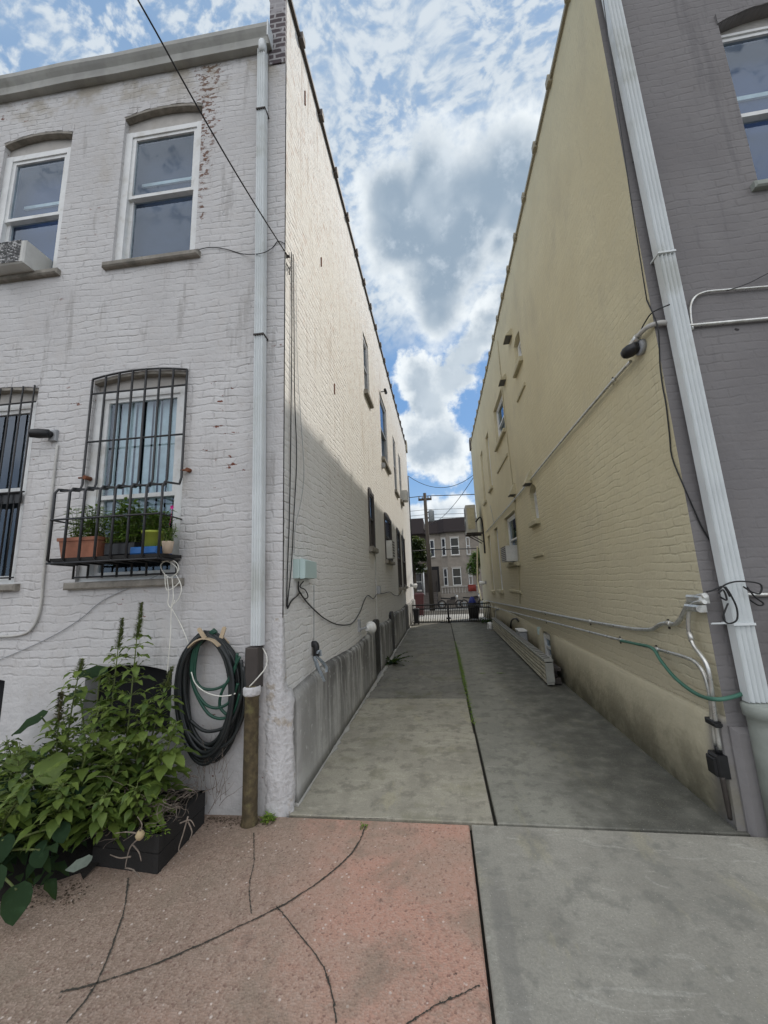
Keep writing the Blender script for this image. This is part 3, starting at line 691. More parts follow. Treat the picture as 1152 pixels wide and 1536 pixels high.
# left window bars
WG2 = thing('window_guard', 'black window bars over the dark window at the left edge', 'window guard', FL(-3.9, 1.66, 0))
for k in range(8):
    u = -4.28 + .80 * k / 7; m = MB(); m.tube([FL(u, 1.68, .02), FL(u, 3.40, .02)], .0075, 6); m.build('bar', M['iron'], WG2)
for v in (1.70, 2.42, 3.24):
    m = MB(); m.tube([FL(-4.30, v, .02), FL(-3.45, v, .02)], .0075, 6); m.build('rail', M['iron'], WG2)
for k in range(14):
    u = -4.26 + .76 * k / 13; m = MB(); m.tube([FL(u, 1.72, .0), FL(u, 2.35, .0)], .005, 5); m.build('lower_bar', M['iron'], WG2)
m = MB(); m.box(FL, -4.27, -3.50, 2.33, 2.42, -.01, .0); m.build('plate', M['black'], WG2)

# ------------------------------------------------------------------ foliage
def leaf(mb, base, d, up, L, wd, droop=.25, fold=.25, shape=0):
    d = d.normalized(); s = d.cross(up)
    if s.length < 1e-3: s = d.orthogonal()
    s.normalize(); n = s.cross(d).normalized()
    prof = ((0, .02), (.12, .55), (.32, 1.0), (.58, .80), (.82, .36), (1.0, .0)) if shape == 0 else ((0, .45), (.15, .85), (.38, 1.0), (.62, .88), (.85, .5), (1.0, .0))
    b = len(mb.v)
    wv = random.uniform(-.06, .06)
    for k, (t, w) in enumerate(prof):
        c = base + d * (L * t) - n * (droop * L * t * t) + s * (wv * L * math.sin(t * PI))
        r = .03 * L * (1 if k % 2 else -1)
        mb.v += [c + s * (w * wd / 2) + n * (fold * w * wd / 2 + r), c, c - s * (w * wd / 2) + n * (fold * w * wd / 2 - r)]
    for k in range(len(prof) - 1):
        a = b + 3 * k
        mb.f.append((a, a + 1, a + 4, a + 3)); mb.sm.append(True); mb.f.append((a + 1, a + 2, a + 5, a + 4)); mb.sm.append(True)
def rdir(z=0.0): 
    a = random.uniform(0, 2 * PI); return Vector((math.cos(a), math.sin(a), z)).normalized()
def weed(base, top, label, nleaf=34, L=(.11, .19), spike=None, spikecol='seed', lowstart=.12, group='tall leafy weeds in the planter', bias=None):
    base = Vector(base); top = Vector(top)
    T = thing('amaranth_plant', label, 'plant', base, group)
    mid = (base + top) / 2 + Vector((random.uniform(-.05, .05), random.uniform(-.05, .02), 0))
    P = spline([base, mid, top], 8)
    m = MB(); m.tube(P, (.008, .003), 6); lm = MB()
    nleaf = int(nleaf * 1.75)
    for k in range(nleaf):
        t = lowstart + (1 - lowstart) * (k + random.random() * .6) / nleaf; i = min(len(P) - 1, int(t * (len(P) - 1))); p = P[i]
        a = k * 2.4 + random.uniform(-.4, .4); h = Vector((math.cos(a), math.sin(a), random.uniform(.15, .7)))
        if h.y > .3: h.y *= .45
        if bias is not None: h += bias
        h.normalize(); s = 1 - .55 * t ** 2; pet = random.uniform(.03, .13) * s
        q = p + h * pet; m.tube([p, q], .0018, 4)
        ll = random.uniform(L[0] * .40, L[1] * .82) * s
        leaf(lm, q, Vector((h.x, h.y, h.z * .4 - random.uniform(0, .5))), Vector((0, 0, 1)), ll, ll * random.uniform(.5, .66), random.uniform(.1, .5))
        if random.random() < .55:   # side shoot of smaller leaves
            for j in range(3):
                h2 = (h + rdir(.3) * .9).normalized(); leaf(lm, p + h * pet * random.uniform(.3, .9), h2, Vector((0, 0, 1)), ll * .5, ll * .28, .3)
    m.build('stem', M['stem'], T); lm.build('foliage', M['leaf'], T, recalc=False)
    if spike:
        sm = MB(); d = (P[-1] - P[-3]).normalized(); q = P[-1] - d * .03
        spike *= 1.35
        for k in range(int(spike * 2600)):
            t = random.random(); r = .021 * (1 - t * .8) + .004; o = rdir(random.uniform(-.2, .6))
            c = q + d * (spike * t) + Vector((math.sin(t * 2) * .03 * spike, 0, 0)) + o * random.uniform(.2, 1) * r
            leaf(sm, c, (o + Vector((0, 0, .6))), Vector((.3, .2, 1)), random.uniform(.010, .021), .007, .1)
        sm.tube([q, q + d * spike + Vector((.02 * spike, 0, 0))], (.008, .001), 5)
        sm.build('seed_spike', M[spikecol], T, recalc=False)
    return T
# planter box
PB = thing('planter_box', 'low black timber planter box of soil against the white wall', 'planter', (-2.2, 2.45, 0))
pa, pb_, pc = onz(236, 1312), onz(311, 1230), onz(138, 1303)
c0 = Vector((pa.x, pa.y, 0)); c1 = Vector((pb_.x, 2.70, 0)); c2 = Vector((-2.10, pc.y + .02, 0)); c3 = Vector((-2.16, 2.69, 0))
def plank(a, b_, z0, z1, t=.03):
    d = (b_ - a).normalized(); n = Vector((-d.y, d.x, 0)) * t; m = MB()
    m.loft([[a + Vector((0, 0, z0)), b_ + Vector((0, 0, z0)), b_ + n + Vector((0, 0, z0)), a + n + Vector((0, 0, z0))], [a + Vector((0, 0, z1)), b_ + Vector((0, 0, z1)), b_ + n + Vector((0, 0, z1)), a + n + Vector((0, 0, z1))]], smooth=False); return m
for a, b_ in ((c2, c0), (c0, c1), (c1, c3), (c3, c2)):
    for k in range(2): plank(a, b_, .002 + k * .10, .098 + k * .10, .03 + .002 * k).build('board', M['timber'], PB)
m = MB(); m.poly([c0 + Vector((0, 0, .17)), c1 + Vector((0, 0, .17)), c3 + Vector((0, 0, .17)), c2 + Vector((0, 0, .17))]); m.build('soil', M['earth'], PB)
# bed of earth to the left of the box
em = MB(); rows = []
for j in range(13):
    row = []
    for i in range(40):
        x = -4.6 + i * 2.55 / 39; y = 1.55 + j * 1.2 / 12 
        edge = 2.02 + .06 * math.sin(x * 3) + .05 * math.sin(x * 11) + .03 * math.sin(x * 29) + (.12 if x > -2.35 else 0)
        yy = edge + (2.74 - edge) * j / 12
        row.append(Vector((x, yy, .002 + .06 * min(1, j / 7) + random.uniform(-.003, .008) * (1 if j else 0))))
    rows.append(row)
lt = MB()
for k in range(900):
    if k < 560: x = random.uniform(-2.9, -1.95); y = 2.06 + .06 * math.sin(x * 3) + random.gauss(0, .05)
    else: x = random.uniform(-1.68, -1.2); y = 2.77 - abs(random.gauss(0, .045))
    l = random.uniform(.003, .018) ; leaf(lt, Vector((x, y, .003)), rdir(random.uniform(-.1, .25)), Vector((0, 0, 1)), l, l * random.uniform(.3, .7), .1)
tag(lt.build('leaf_litter', plain('leaf_litter', (.075, .055, .035), .9, var=.5, scale=60), recalc=False), 'crumbs of dry leaf and soil along the planter and wall foot', 'leaf litter', kind='stuff')
em.loft(rows, closed=False, caps=False); eo = em.build('flower_bed', M['earth']); eo['kind'] = 'structure'
# weeds
g3 = 'tall leafy weeds in the planter'
def at(px, py, y):
    d = ray(px, py); return Vector((0, 0, H)) + d * (y / d.y)
def W3(bx, by, px, py, y, **k): 
    return weed((bx, by, .15), at(px, py, y), **k)
W3(-2.14, 2.50, 206, 950, 2.58, label='tallest weed with the highest seed spike, under the window guard', nleaf=52, spike=.18)
W3(-2.22, 2.52, 178, 965, 2.60, label='tall weed with pale green seed spike left of the tallest one', nleaf=50, spike=.15)
W3(-2.45, 2.45, 120, 1000, 2.50, label='weed with a stubby pale seed head at middle left', nleaf=48, spike=.06)
W3(-2.02, 2.48, 250, 1025, 2.55, label='weed with thin spike nearest the coiled hose', nleaf=46, spike=.10, L=(.13, .21))
W3(-2.40, 2.40, 88, 1075, 2.35, label='weed with drooping brown purple seed spike', nleaf=44, spike=.13, spikecol='seedd')
W3(-1.93, 2.42, 262, 1085, 2.40, label='short bright leafed weed leaning toward the hose', nleaf=34, L=(.13, .21))
W3(-2.12, 2.36, 190, 1110, 2.28, label='bushy weed in the front of the planter box', nleaf=46, L=(.10, .18))
W3(-2.30, 2.33, 150, 1060, 2.30, label='bushy weed left of centre in the planter box', nleaf=46, L=(.12, .20))
W3(-2.60, 2.30, 30, 1120, 2.20, label='leafy weed leaning over the left edge of the picture', nleaf=40, L=(.10, .18))
W3(-2.32, 2.20, 95, 1175, 2.05, label='low spreading weed over the front of the bed', nleaf=40, L=(.09, .16), bias=Vector((0, -.3, 0)))
W3(-2.52, 2.12, 55, 1165, 1.98, label='low weed with long pointed leaves at the lower left', nleaf=34, L=(.10, .17), bias=Vector((0, -.3, 0)))
W3(-2.85, 2.5, 10, 1110, 2.5, label='weed against the wall at the far left', nleaf=34)
W3(-2.05, 2.42, 222, 1050, 2.44, label='leafy weed in the middle of the planter box', nleaf=46, L=(.12, .19))
W3(-1.86, 2.36, 205, 1180, 2.22, label='low weed spilling over the front corner of the planter box', nleaf=34, L=(.08, .15), bias=Vector((0, -.3, -.1)))
W3(-2.02, 2.30, 160, 1190, 2.18, label='low weed hanging over the front board of the planter box', nleaf=38, L=(.08, .16), bias=Vector((0, -.35, -.15)))
W3(-2.25, 2.48, 165, 1010, 2.56, label='slim weed without a seed spike close to the wall', nleaf=46)
W3(-1.95, 2.50, 240, 1130, 2.46, label='small leafy weed low beside the hose', nleaf=28, L=(.10, .16))
# broad-leaved plants
def broad(base, leaves, label, mat='leafd'):
    T = thing('burdock_plant', label, 'plant', base, 'broad leaved plants in the bed'); m = MB(); lm = MB(); base = Vector(base)
    for (tx, ty, ty_, L, dr) in leaves:
        q = at(tx, ty, ty_); c = (base + q) / 2 + Vector((0, 0, .08)); m.tube([base, c, q], (.008, .005), 6, 5)
        d = (q - base); d.z = 0; d.normalize(); d = Vector((d.x * .6, d.y * .6 - .45, dr))
        # petiole meets the lobed foot of the blade
        lm = MB(); leaf(lm, q - d.normalized() * L * .15, d, Vector((0, -.35, 1)), L, L * .82, .15, .12, 1); lm.build('leaf', M[mat], T, recalc=False)
    m.build('stalk', M['stem'], T)
broad((-2.75, 2.25, .1), [(75, 1140, 2.25, .20, -.35), (30, 1130, 2.25, .16, -.3), (5, 1180, 2.2, .15, -.5)], 'broad leaved plant with lobed leaves among the weeds at the left edge', 'leaf')
broad((-2.55, 1.98, .05), [(25, 1335, 1.85, .15, -.9), (-10, 1310, 1.8, .15, -.7), (5, 1260, 1.95, .12, -.6), (60, 1275, 2.0, .10, -.5), (90, 1240, 2.05, .10, -.5)], 'dark broad leaved plant low in the bottom left corner')
broad((-2.42, 2.55, .1), [(62, 1075, 2.62, .22, -.3), (150, 1010, 2.66, .20, .1), (120, 1040, 2.64, .18, -.2)], 'dark leaved plant against the wall behind the weeds')
ug = MB()
for k in range(900):
    x = random.uniform(-3.3, -2.1); y = random.uniform(1.98, 2.7); z = .09 + random.random() ** 1.5 * .42
    l = random.uniform(.04, .11); leaf(ug, Vector((x, y, z)), rdir(random.uniform(-.6, .4)), Vector((0, 0, 1)), l, l * .6, .4)
tag(ug.build('undergrowth', M['leafd'], recalc=False), 'dark low undergrowth covering the flower bed', 'ground cover', kind='stuff')
m = MB(); leaf(m, at(138, 1288, 2.0), Vector((-.8, -.5, -.10)), Vector((0, -.5, 1)), .11, .065, .1, .1, 1)
solo(m, 'fallen_leaf', plain('grey_dry_leaf', (.11, .13, .105), .9, scale=40), 'single grey dried leaf lying in front of the flower bed', 'leaf')
# dead twigs tangle
TW = MB()
for k in range(210):
    x = random.uniform(-2.05, -1.66); y = random.uniform(2.28, 2.68); z = random.uniform(.18, .42) * (1 - .4 * random.random())
    p = Vector((x, y, z)); pts = [p]; d = rdir(random.uniform(-.3, .5)); 
    for j in range(random.randint(3, 6)):
        d = (d + rdir(random.uniform(-.6, .4)) * .65).normalized(); p = p + d * random.uniform(.02, .045); p.z = max(.17, p.z); p.y = min(2.74, p.y); pts.append(p.copy())
    TW.tube(pts, (random.uniform(.0015, .004), .0008), 5, 2)
solo(TW, 'dead_twigs', M['twig'], 'tangle of dead grey twigs and roots heaped on the planter beside the hose', 'dead plant', (-1.85, 2.5, .17))
TW = MB()
for k in range(26):   # dry stalks standing against the wall
    x = random.uniform(-1.74, -1.52); p = Vector((x, 2.70, random.uniform(.02, .35))); pts = [p.copy()]; d = Vector((random.uniform(-.4, .4), 0, 1))
    for j in range(6): d = (d + Vector((random.uniform(-.5, .5), random.uniform(-.1, .1), random.uniform(-.3, .4)))).normalized(); p = p + d * .045; p.y = min(2.75, p.y); pts.append(p.copy())
    TW.tube(pts, (.002, .0006), 4, 2)
solo(TW, 'dry_vine', M['twig'], 'thin leafless dry vine climbing the wall below the hose', 'dead plant', (-1.65, 2.70, 0))
RT = thing('dead_root', 'pale dried root with a round bulb hanging over the front of the planter', 'root', at(205, 1300, 2.20))
m = MB(); m.lathe(at(210, 1252, 2.19), (0, 0, 1), [(-.028, .004), (-.018, .018), (0, .024), (.015, .016), (.028, .003)], 12); m.build('bulb', M['bulb'], RT)
m = MB()
for pts in ([(208, 1258), (196, 1270), (190, 1290), (188, 1302)], [(188, 1302), (200, 1305), (212, 1318)], [(198, 1266), (208, 1278), (212, 1292)], [(196, 1285), (180, 1287), (165, 1282)], [(205, 1250), (190, 1248), (172, 1250)], [(210, 1246), (213, 1236), (206, 1225)], [(282, 1225), (275, 1250), (268, 1275), (276, 1283)], [(282, 1232), (288, 1248), (283, 1262)], [(270, 1235), (285, 1230), (292, 1240)]):
    yy = 2.18 if pts[0][0] < 250 else 2.33
    m = MB(); m.tube([at(p[0], p[1], yy - .002 * i) for i, p in enumerate(pts)], (.0045, .002), 6, 4); m.build('rootlet', M['twig'], RT)
def tuft(name, c, n, r, L, label, mat='grass', wd=.4, up=.8, cat='weed'):
    m = MB(); c = Vector(c)
    for k in range(n):
        o = rdir(random.uniform(.1, up) * 1.6); st = c + Vector((random.uniform(-r, r), random.uniform(-r, r), 0)); l = random.uniform(*L)
        leaf(m, st + o * random.uniform(0, r), o, Vector((0, 0, 1)), l, l * wd, .4)
    return solo(m, name, M[mat], label, cat, c)
tuft('weed_tuft', at(236, 1250, 2.27), 90, .035, (.014, .032), 'small tuft of feathery green weed on the planter edge', wd=.5)
tuft('weed_tuft', onz(402, 1232) + Vector((0, .02, .0)), 110, .03, (.012, .035), 'yellow green weed tuft at the foot of the brown iron pipe', wd=.5)
tuft('weed_tuft', onz(546, 1241), 40, .018, (.008, .016), 'tiny moss tuft in the joint at the edge of the pink paving', wd=.6)
tuft('weed_tuft', Vector((-1.0, 7.6, 0)), 26, .03, (.22, .40), 'spiky leafed weed at the foot of the white alley wall', 'leafd', .12, .9)
tuft('weed_tuft', Vector((1.45, 14.0, 0)), 60, .14, (.06, .14), 'low green weeds at the far right corner of the alley', 'leafd', .4, .9)
gj = MB()
for k in range(1500):
    y = random.choice([random.uniform(4.5, 10.2), random.gauss(6.6, .5), random.gauss(8.2, .5)]); c = Vector((JX + .01 + random.gauss(0, .013), y, -.004)); o = rdir(.7); leaf(gj, c, o, Vector((0, 0, 1)), random.uniform(.012, .04), .012, .3)
for (x, y) in ((.85, 6.8), (.55, 6.8), (1.0, 9.8)):
    for k in range(26): leaf(gj, Vector((x + random.gauss(0, .03), y, 0)), rdir(.6), Vector((0, 0, 1)), random.uniform(.015, .035), .01, .3)
gj = gj.build('joint_grass', M['grass'], recalc=False); tag(gj, 'short moss and grass growing in the driveway joint', 'grass', kind='stuff')

# pots in the basket
def potplant(name, label, c, n, hgt, r, L, mat='herb', wd=.35, lean=(0, 0)):
    n = int(n * 1.9); L = (L[0] * 1.15, L[1] * 1.25); T = thing(name, label, 'plant', c, 'potted plants in the window basket'); c = Vector(c); m = MB(); lm = MB()
    for k in range(n):
        b_ = c + Vector((random.uniform(-r, r), random.uniform(-.04, .04), 0)); h = hgt * random.uniform(.5, 1.1)
        t = b_ + Vector((random.uniform(-.06, .06) + lean[0], random.uniform(-.05, .05) + lean[1], h)); P = spline([b_, (b_ + t) / 2 + rdir(0) * .015, t], 4); m.tube(P, (.003, .0015), 4)
        for j in range(15):
            p = P[int(random.uniform(.15, 1) * (len(P) - 1))]; o = rdir(random.uniform(-.1, .7)); l = random.uniform(*L)
            leaf(lm, p + o * .008, o, Vector((0, 0, 1)), l, l * wd, .3)
    m.build('stem', M['stem'], T); lm.build('foliage', M[mat], T, recalc=False)
P1 = thing('window_box', 'terracotta coloured trough in the left end of the window basket', 'planter', FL(-2.70, 1.812, .17))
m = MB(); rr = lambda v, e: [FL(-2.86 + e + .03, v, .10 + e), FL(-2.53 - e + .03, v, .10 + e), FL(-2.53 - e + .03, v, .25 - e), FL(-2.86 + e + .03, v, .25 - e)]
m.loft([rr(1.814, .02), rr(1.94, .004)], smooth=False); m.build('trough', M['terra'], P1)
m = MB(); m.loft([rr(1.94, -.004), rr(1.965, -.006)], smooth=False); m.build('rim', M['terra'], P1)
m = MB(); m.box(FL, -2.46, -2.22, 1.814, 1.91, .08, .24, .01); solo(m, 'plant_tray', M['black'], 'black plastic tray between the trough and the lime green pot', 'planter', FL(-2.34, 1.814, .16))
uT, _ = hit(FL, 222, 820, .20)
m = MB(); m.box(FL, uT - .105, uT + .105, 1.814, 1.868, .08, .25, .008); solo(m, 'blue_tray', M['blue'], 'bright blue tray under the lime green pot', 'tray', FL(uT, 1.814, .17))
m = MB(); m.lathe(FL(uT + .015, 1.871, .17), (0, 0, 1), [(0, .058), (.10, .075), (.10, .080), (.118, .080), (.118, .068), (.11, .06)], 24); solo(m, 'plant_pot', M['lime'], 'lime green pot standing in the blue tray', 'pot', FL(uT + .015, 1.871, .17), 'pots in the window basket')
uB, _ = hit(FL, 250, 822, .20)
m = MB(); m.lathe(FL(uB, 1.814, .19), (0, 0, 1), [(0, .030), (.075, .040), (.09, .042), (.09, .034)], 18); solo(m, 'plant_pot', M['beige'], 'small beige clay pot at the right end of the window basket', 'pot', FL(uB, 1.814, .19), 'pots in the window basket')
potplant('herb_plant', 'sparse leafy herb growing in the terracotta trough', FL(-2.66, 1.95, .17), 22, .26, .13, (.025, .05))
potplant('herb_plant', 'bushy bright green herb in the middle of the window basket', FL(-2.36, 1.90, .17), 30, .33, .12, (.03, .065))
potplant('herb_plant', 'spreading herb growing out of the lime green pot', FL(uT + .015, 1.985, .17), 24, .16, .06, (.02, .045), lean=(.03, -.03))
potplant('flower_plant', 'small plant with one magenta bloom in the beige pot', FL(uB, 1.90, .19), 8, .13, .02, (.015, .035))
m = MB()
for k in range(5): leaf(m, FL(uB + .02, 2.16, .19), Vector((math.cos(k * 1.26), -.3, math.sin(k * 1.26))), Vector((0, -1, 0)), .02, .018, 0)
m.tube([FL(uB, 1.98, .19), FL(uB + .02, 2.16, .19)], .0012, 4)
solo(m, 'blossom', M['flower'], 'magenta blossom on a thin stalk at the right of the window basket', 'flower', FL(uB, 1.98, .19))

# air conditioner on upper left window
def windowac(fr, u0, u1, v0, v1, d0, d1, label, loc, louv=9, peel=False):
    T = thing('air_conditioner', label, 'air conditioner', loc, 'window air conditioners')
    m = MB(); m.box(fr, u0, u1, v0, v1, d0, d1, .012); m.build('casing', M['acw'], T)
    m = MB()
    for k in range(louv):
        v = v0 + (v1 - v0) * (k + .7) / (louv + .4); m.box(fr, u0 + .03, u1 - .04, v, v + (v1 - v0) / louv * .55, d1 - .003, d1 + .004)
    m.build('grille', M['peel' if peel else 'acd'], T)
    m = MB(); m.box(fr, u0 + .02, u0 + .02 + (u1 - u0) * .0 + .01, v0 + .03, v1 - .03, d1, d1 + .004); m.build('badge_strip', M['acd'], T)
    return T
windowac(FL, -4.02, -3.60, 4.56, 4.80, -.12, .16, 'weathered air conditioner with peeling black front on the upper left sill', FL(-3.88, 4.56, .04), 14, True)
windowac(SL, 8.52, 8.98, 2.04, 2.44, -.1, .16, 'dark air conditioner in the wide lower window of the white alley wall', SL(8.75, 2.04, .0), 6)
windowac(SL, 13.0, 13.45, 4.27, 4.62, -.1, .22, 'air conditioner in the farthest upper window of the white alley wall', SL(13.2, 4.27, .0), 5)
windowac(SR, 8.95, 9.65, 1.87, 2.22, -.1, .22, 'white air conditioner in the lower window of the cream wall', SR(9.3, 1.87, .0), 8)

# security lights / cameras
def seclight(fr, u, v, label):
    T = thing('security_light', label, 'security light', fr(u, v, 0))
    m = MB(); m.box(fr, u - .035, u + .035, v - .05, v + .05, 0, .03, .006); m.build('back_plate', M['greyplastic'], T)
    m = MB(); m.lathe(fr(u - .01, v + .005, .03), fr(0, 0, 1) - fr(0, 0, 0), [(0, .028), (.03, .030), (.045, .02)], 16); m.build('swivel', M['black'], T)
    m = MB(); c = fr(u - .03, v, .075); ax = (fr(-.8, -.15, .6) - fr(0, 0, 0)).normalized()
    m.lathe(c, ax, [(-.05, .02), (-.04, .036), (.03, .042), (.075, .036), (.09, .034), (.088, .01)], 18); m.build('lamp_head', M['black'], T)
    return T
uc_, vc_ = hit(FL, 78, 655); seclight(FL, uc_ + .03, vc_, 'black security light with grey back plate beside the barred window')
# conduit below it
m = MB(); P = onwall(FL, [(86, 667), (80, 720), (73, 780), (67, 840), (64, 876), (62, 900), (58, 922), (50, 940), (38, 950), (20, 954), (0, 955), (-60, 957)], .015)
m.tube(P, .010, 8, 3); solo(m, 'conduit', M['pconduit'], 'white conduit dropping from the security light and bending left', 'conduit', P[-1])
# cables on the rear facade
def cable(fr, pts, d, r, label, mat='cable', name='cable', cat='cable', sm=5, n=6):
    P = onwall(fr, pts, d); m = MB(); m.tube(P, r, n, sm); return solo(m, name, M[mat], label, cat, min(P, key=lambda p: p.z))
cable(FL, [(-40, 1003), (0, 989), (50, 968), (90, 948), (125, 925), (148, 905), (175, 890), (215, 873), (242, 860, .03)], .012, .0035, 'grey cable sagging across the wall from the window guard to the left', 'greyplastic')
cable(FL, [(293, 376), (315, 371), (340, 374), (365, 381), (392, 380, .10), (408, 372), (417, 362), (428, 366)], .010, .0035, 'thin black cable between upper window and house corner')
# white cord knot
WC = MB()
for pts in ([(243, 842), (262, 842), (268, 855), (256, 866), (246, 860), (241, 848), (250, 842), (264, 850), (266, 860)], [(250, 862), (253, 890), (252, 905), (257, 912), (262, 900)], [(258, 866), (260, 895), (257, 912), (256, 950), (253, 985), (251, 1010)], [(264, 862), (272, 880), (268, 898), (258, 908)], [(257, 912), (270, 935), (280, 958), (285, 975)], [(247, 860), (250, 885), (262, 880), (270, 872)]):
    P = onwall(FL, pts, .10 if pts[0][1] < 880 else .03); WC.tube(P, .0035, 6, 5)
solo(WC, 'knotted_cord', M['wcord'], 'knotted white cord hanging from the window guard corner', 'cord', FL(-2.0, 1.2, .05))

# hose coil
HC = thing('garden_hose', 'coiled black garden hose hanging on the white wall beside the brown iron pipe', 'hose', FL(-1.70, .33, .05))
cxh, rx, rz = -1.715, .235, .42
m = MB()
for k in range(15):
    rxx = rx * random.uniform(.74, 1.0); bot = random.uniform(.33, .50); topv = 1.245 - random.uniform(0, .05); dz = .03 + (k % 5) * .020; sh = random.uniform(-.012, .014)
    pts = []
    for j in range(41):
        a = 2 * PI * j / 40; s_, c_ = math.sin(a), math.cos(a); vc = (topv + bot) / 2; rv = (topv - bot) / 2
        x = cxh + sh + rxx * s_ * (1 + .07 * math.cos(a)) * (1 - .35 * max(0, c_) ** 6); pts.append(FL(x + .03 * (1 - c_) * .5, vc + rv * c_, dz + .006 * math.sin(a * 2 + k)))
    m.tube(pts, .0125, 8)
m.build('coil', M['hoseb'], HC)
m = MB()
for pts in ([(325, 947), (300, 965), (292, 1010), (300, 1030), (320, 1034), (340, 1025), (352, 1005), (356, 980)], [(323, 945), (296, 970), (289, 1020), (305, 1053), (325, 1062), (345, 1052), (357, 1025)], [(322, 944), (293, 970), (288, 1020), (308, 1065), (330, 1078), (350, 1068), (360, 1040)], [(360, 985), (345, 1015), (332, 1040), (330, 1060), (340, 1072)]):
    P = onwall(FL, pts, .095); m.tube(P, .0105, 8, 6)
m.build('loose_loops', M['hoseg'], HC)
m = MB()
for pts in ([(362, 990), (363, 1040), (345, 1085), (310, 1097), (285, 1080)], [(365, 1000), (368, 1060), (345, 1112), (310, 1122), (280, 1095)]):
    P = onwall(FL, pts, .10); m.tube(P, .0115, 8, 6)
m.build('hanging_loop', M['hoseb'], HC)
HH = thing('hose_hanger', 'tan plastic hose hanger with two upright prongs', 'hose hanger', FL(-1.71, 1.15, 0))
P = onwall(FL, [(298, 966), (308, 957), (320, 953), (332, 956), (341, 964)], .03); 
m = MB(); m.loft([[p + Vector((0, .028, 0)), p + Vector((0, -.13, .0)), p + Vector((0, -.13, -.010)), p + Vector((0, .028, -.010))] for p in spline(P, 4)], smooth=False); m.build('saddle', M['tan'], HH)
for (a, b_) in (((307, 958), (298, 944)), ((331, 957), (336, 942))):
    p, q = onwall(FL, [a, b_], .15); d = (q - p); s = Vector((d.z, 0, -d.x)).normalized() * .014; t = Vector((0, .010, 0))
    m = MB(); m.loft([[p - s, p + s, p + s + t, p - s + t], [q - s, q + s, q + s + t, q - s + t], [q + d * .12 - s * .5, q + d * .12 + s * .5, q + d * .12 + s * .5 + t, q + d * .12 - s * .5 + t]], smooth=False); m.build('prong', M['tan'], HH)
WC = MB()
for pts, d in (([(287, 1008), (293, 1025), (308, 1038), (328, 1044), (345, 1043), (353, 1040)], .12), ([(394, 972, .03), (400, 985, .05), (399, 1000, .08), (388, 1015, .13), (374, 1030, .13)], .1)):
    P = onwall(FL, pts, d); WC.tube(P, .004, 6, 5)
solo(WC, 'tie_cord', M['wcord'], 'white cord tied round the hose and the brown pipe', 'cord', FL(-1.6, .9, .1))

# ------------------------------------------------------------------ alley side, left: cables and boxes
JB = thing('junction_box', 'pale green grey telephone box on the near end of the white alley wall', 'junction box', SL(3.2, 1.6, 0))
m = MB(); m.box(SL, 3.02, 3.22, 1.60, 1.755, 0, .05, .006); m.build('base', M['jbox'], JB)
m = MB(); m.loft([[SL(3.05, 1.595, .05), SL(3.42, 1.595, .03), SL(3.42, 1.755, .03), SL(3.05, 1.765, .05)], [SL(3.07, 1.60, .085), SL(3.40, 1.60, .075), SL(3.40, 1.74, .075), SL(3.07, 1.745, .085)]], smooth=False); m.build('cover', M['jbox'], JB)
cable(SL, [(437, 378), (438, 400), (438, 478), (437, 560), (436, 673), (434, 780), (431, 860), (430, 910)], .012, .0045, 'black cable hanging straight down the near end of the white alley wall')
cable(SL, [(440, 382), (441, 480), (442, 595), (445, 685), (441, 770), (437, 850), (431, 910), (437, 902), (448, 891)], .015, .0045, 'second black cable looping back up to the telephone box')
cable(SL, [(444, 395), (446, 540), (452, 640), (456, 705), (452, 750), (443, 790), (441, 830)], .01, .0022, 'thin grey wire bowing beside the black cables', 'greyplastic')
cable(SL, [(448, 872), (448, 885), (452, 892), (462, 905), (475, 918), (489, 929), (508, 937), (528, 935), (540, 918), (546, 902), (552, 893), (560, 898), (566, 891), (575, 890), (585, 888), (592, 893), (599, 892), (606, 880), (614, 881)], .018, .0065, 'black cable drooping from the telephone box along the white alley wall')
cable(SL, [(455, 872), (450, 880), (458, 885), (462, 895), (456, 898), (450, 888), (447, 893), (438, 900), (432, 910)], .03, .005, 'short looped black cable under the telephone box')
cable(SL, [(471, 877), (471, 920), (471, 968)], .006, .003, 'thin grey wire running down to the black pipe stub', 'greyplastic')
cable(SL, [(563, 826), (563.5, 850), (564, 877), (564.5, 905), (565, 932)], .012, .012, 'thin conduit down the white wall to the alley lamp', 'pconduit', 'conduit', 'conduit')
for (px, py, s, lab) in ((565.5, 884, .06, 'small grey box on the conduit above the alley lamp'), (573, 698, .05, 'small box beside the wide upper window')):
    u, v = hit(SL, px, py); m = MB(); m.box(SL, u - s, u + s, v - s * 1.3, v + s, 0, .07, .01); solo(m, 'junction_box', M['greyplastic'], lab, 'junction box', SL(u, v - s, 0), 'small boxes on the white alley wall')
LP = thing('alley_lamp', 'white dish shaped alley lamp over the first basement opening', 'lamp', SL(6.3, .78, 0))
u, v = hit(SL, 556, 938, .12)
m = MB(); m.lathe(SL(u - .25, v - .02, .10), (.25, 1, .0), [(0, .025), (.05, .04), (.15, .085), (.17, .088), (.165, .078), (.06, .02)], 20); m.build('reflector', M['white'], LP)
m = MB(); m.tube([SL(u - .3, v - .03, 0), SL(u - .3, v + .0, .09), SL(u - .22, v, .10)], .014, 8, 4); m.box(SL, u - .34, u - .26, v - .05, v + .12, 0, .03); m.build('arm', M['greyplastic'], LP)
m = MB(); u, v = hit(SL, 471.5, 976, .02); m.tube([SL(u, v + .055, -.01), SL(u, v + .05, .035), SL(u, v - .05, .035)], .028, 10, 4); solo(m, 'pipe_stub', M['black'], 'short black pipe stub poking from the white alley wall', 'pipe', SL(u, v - .05, 0))
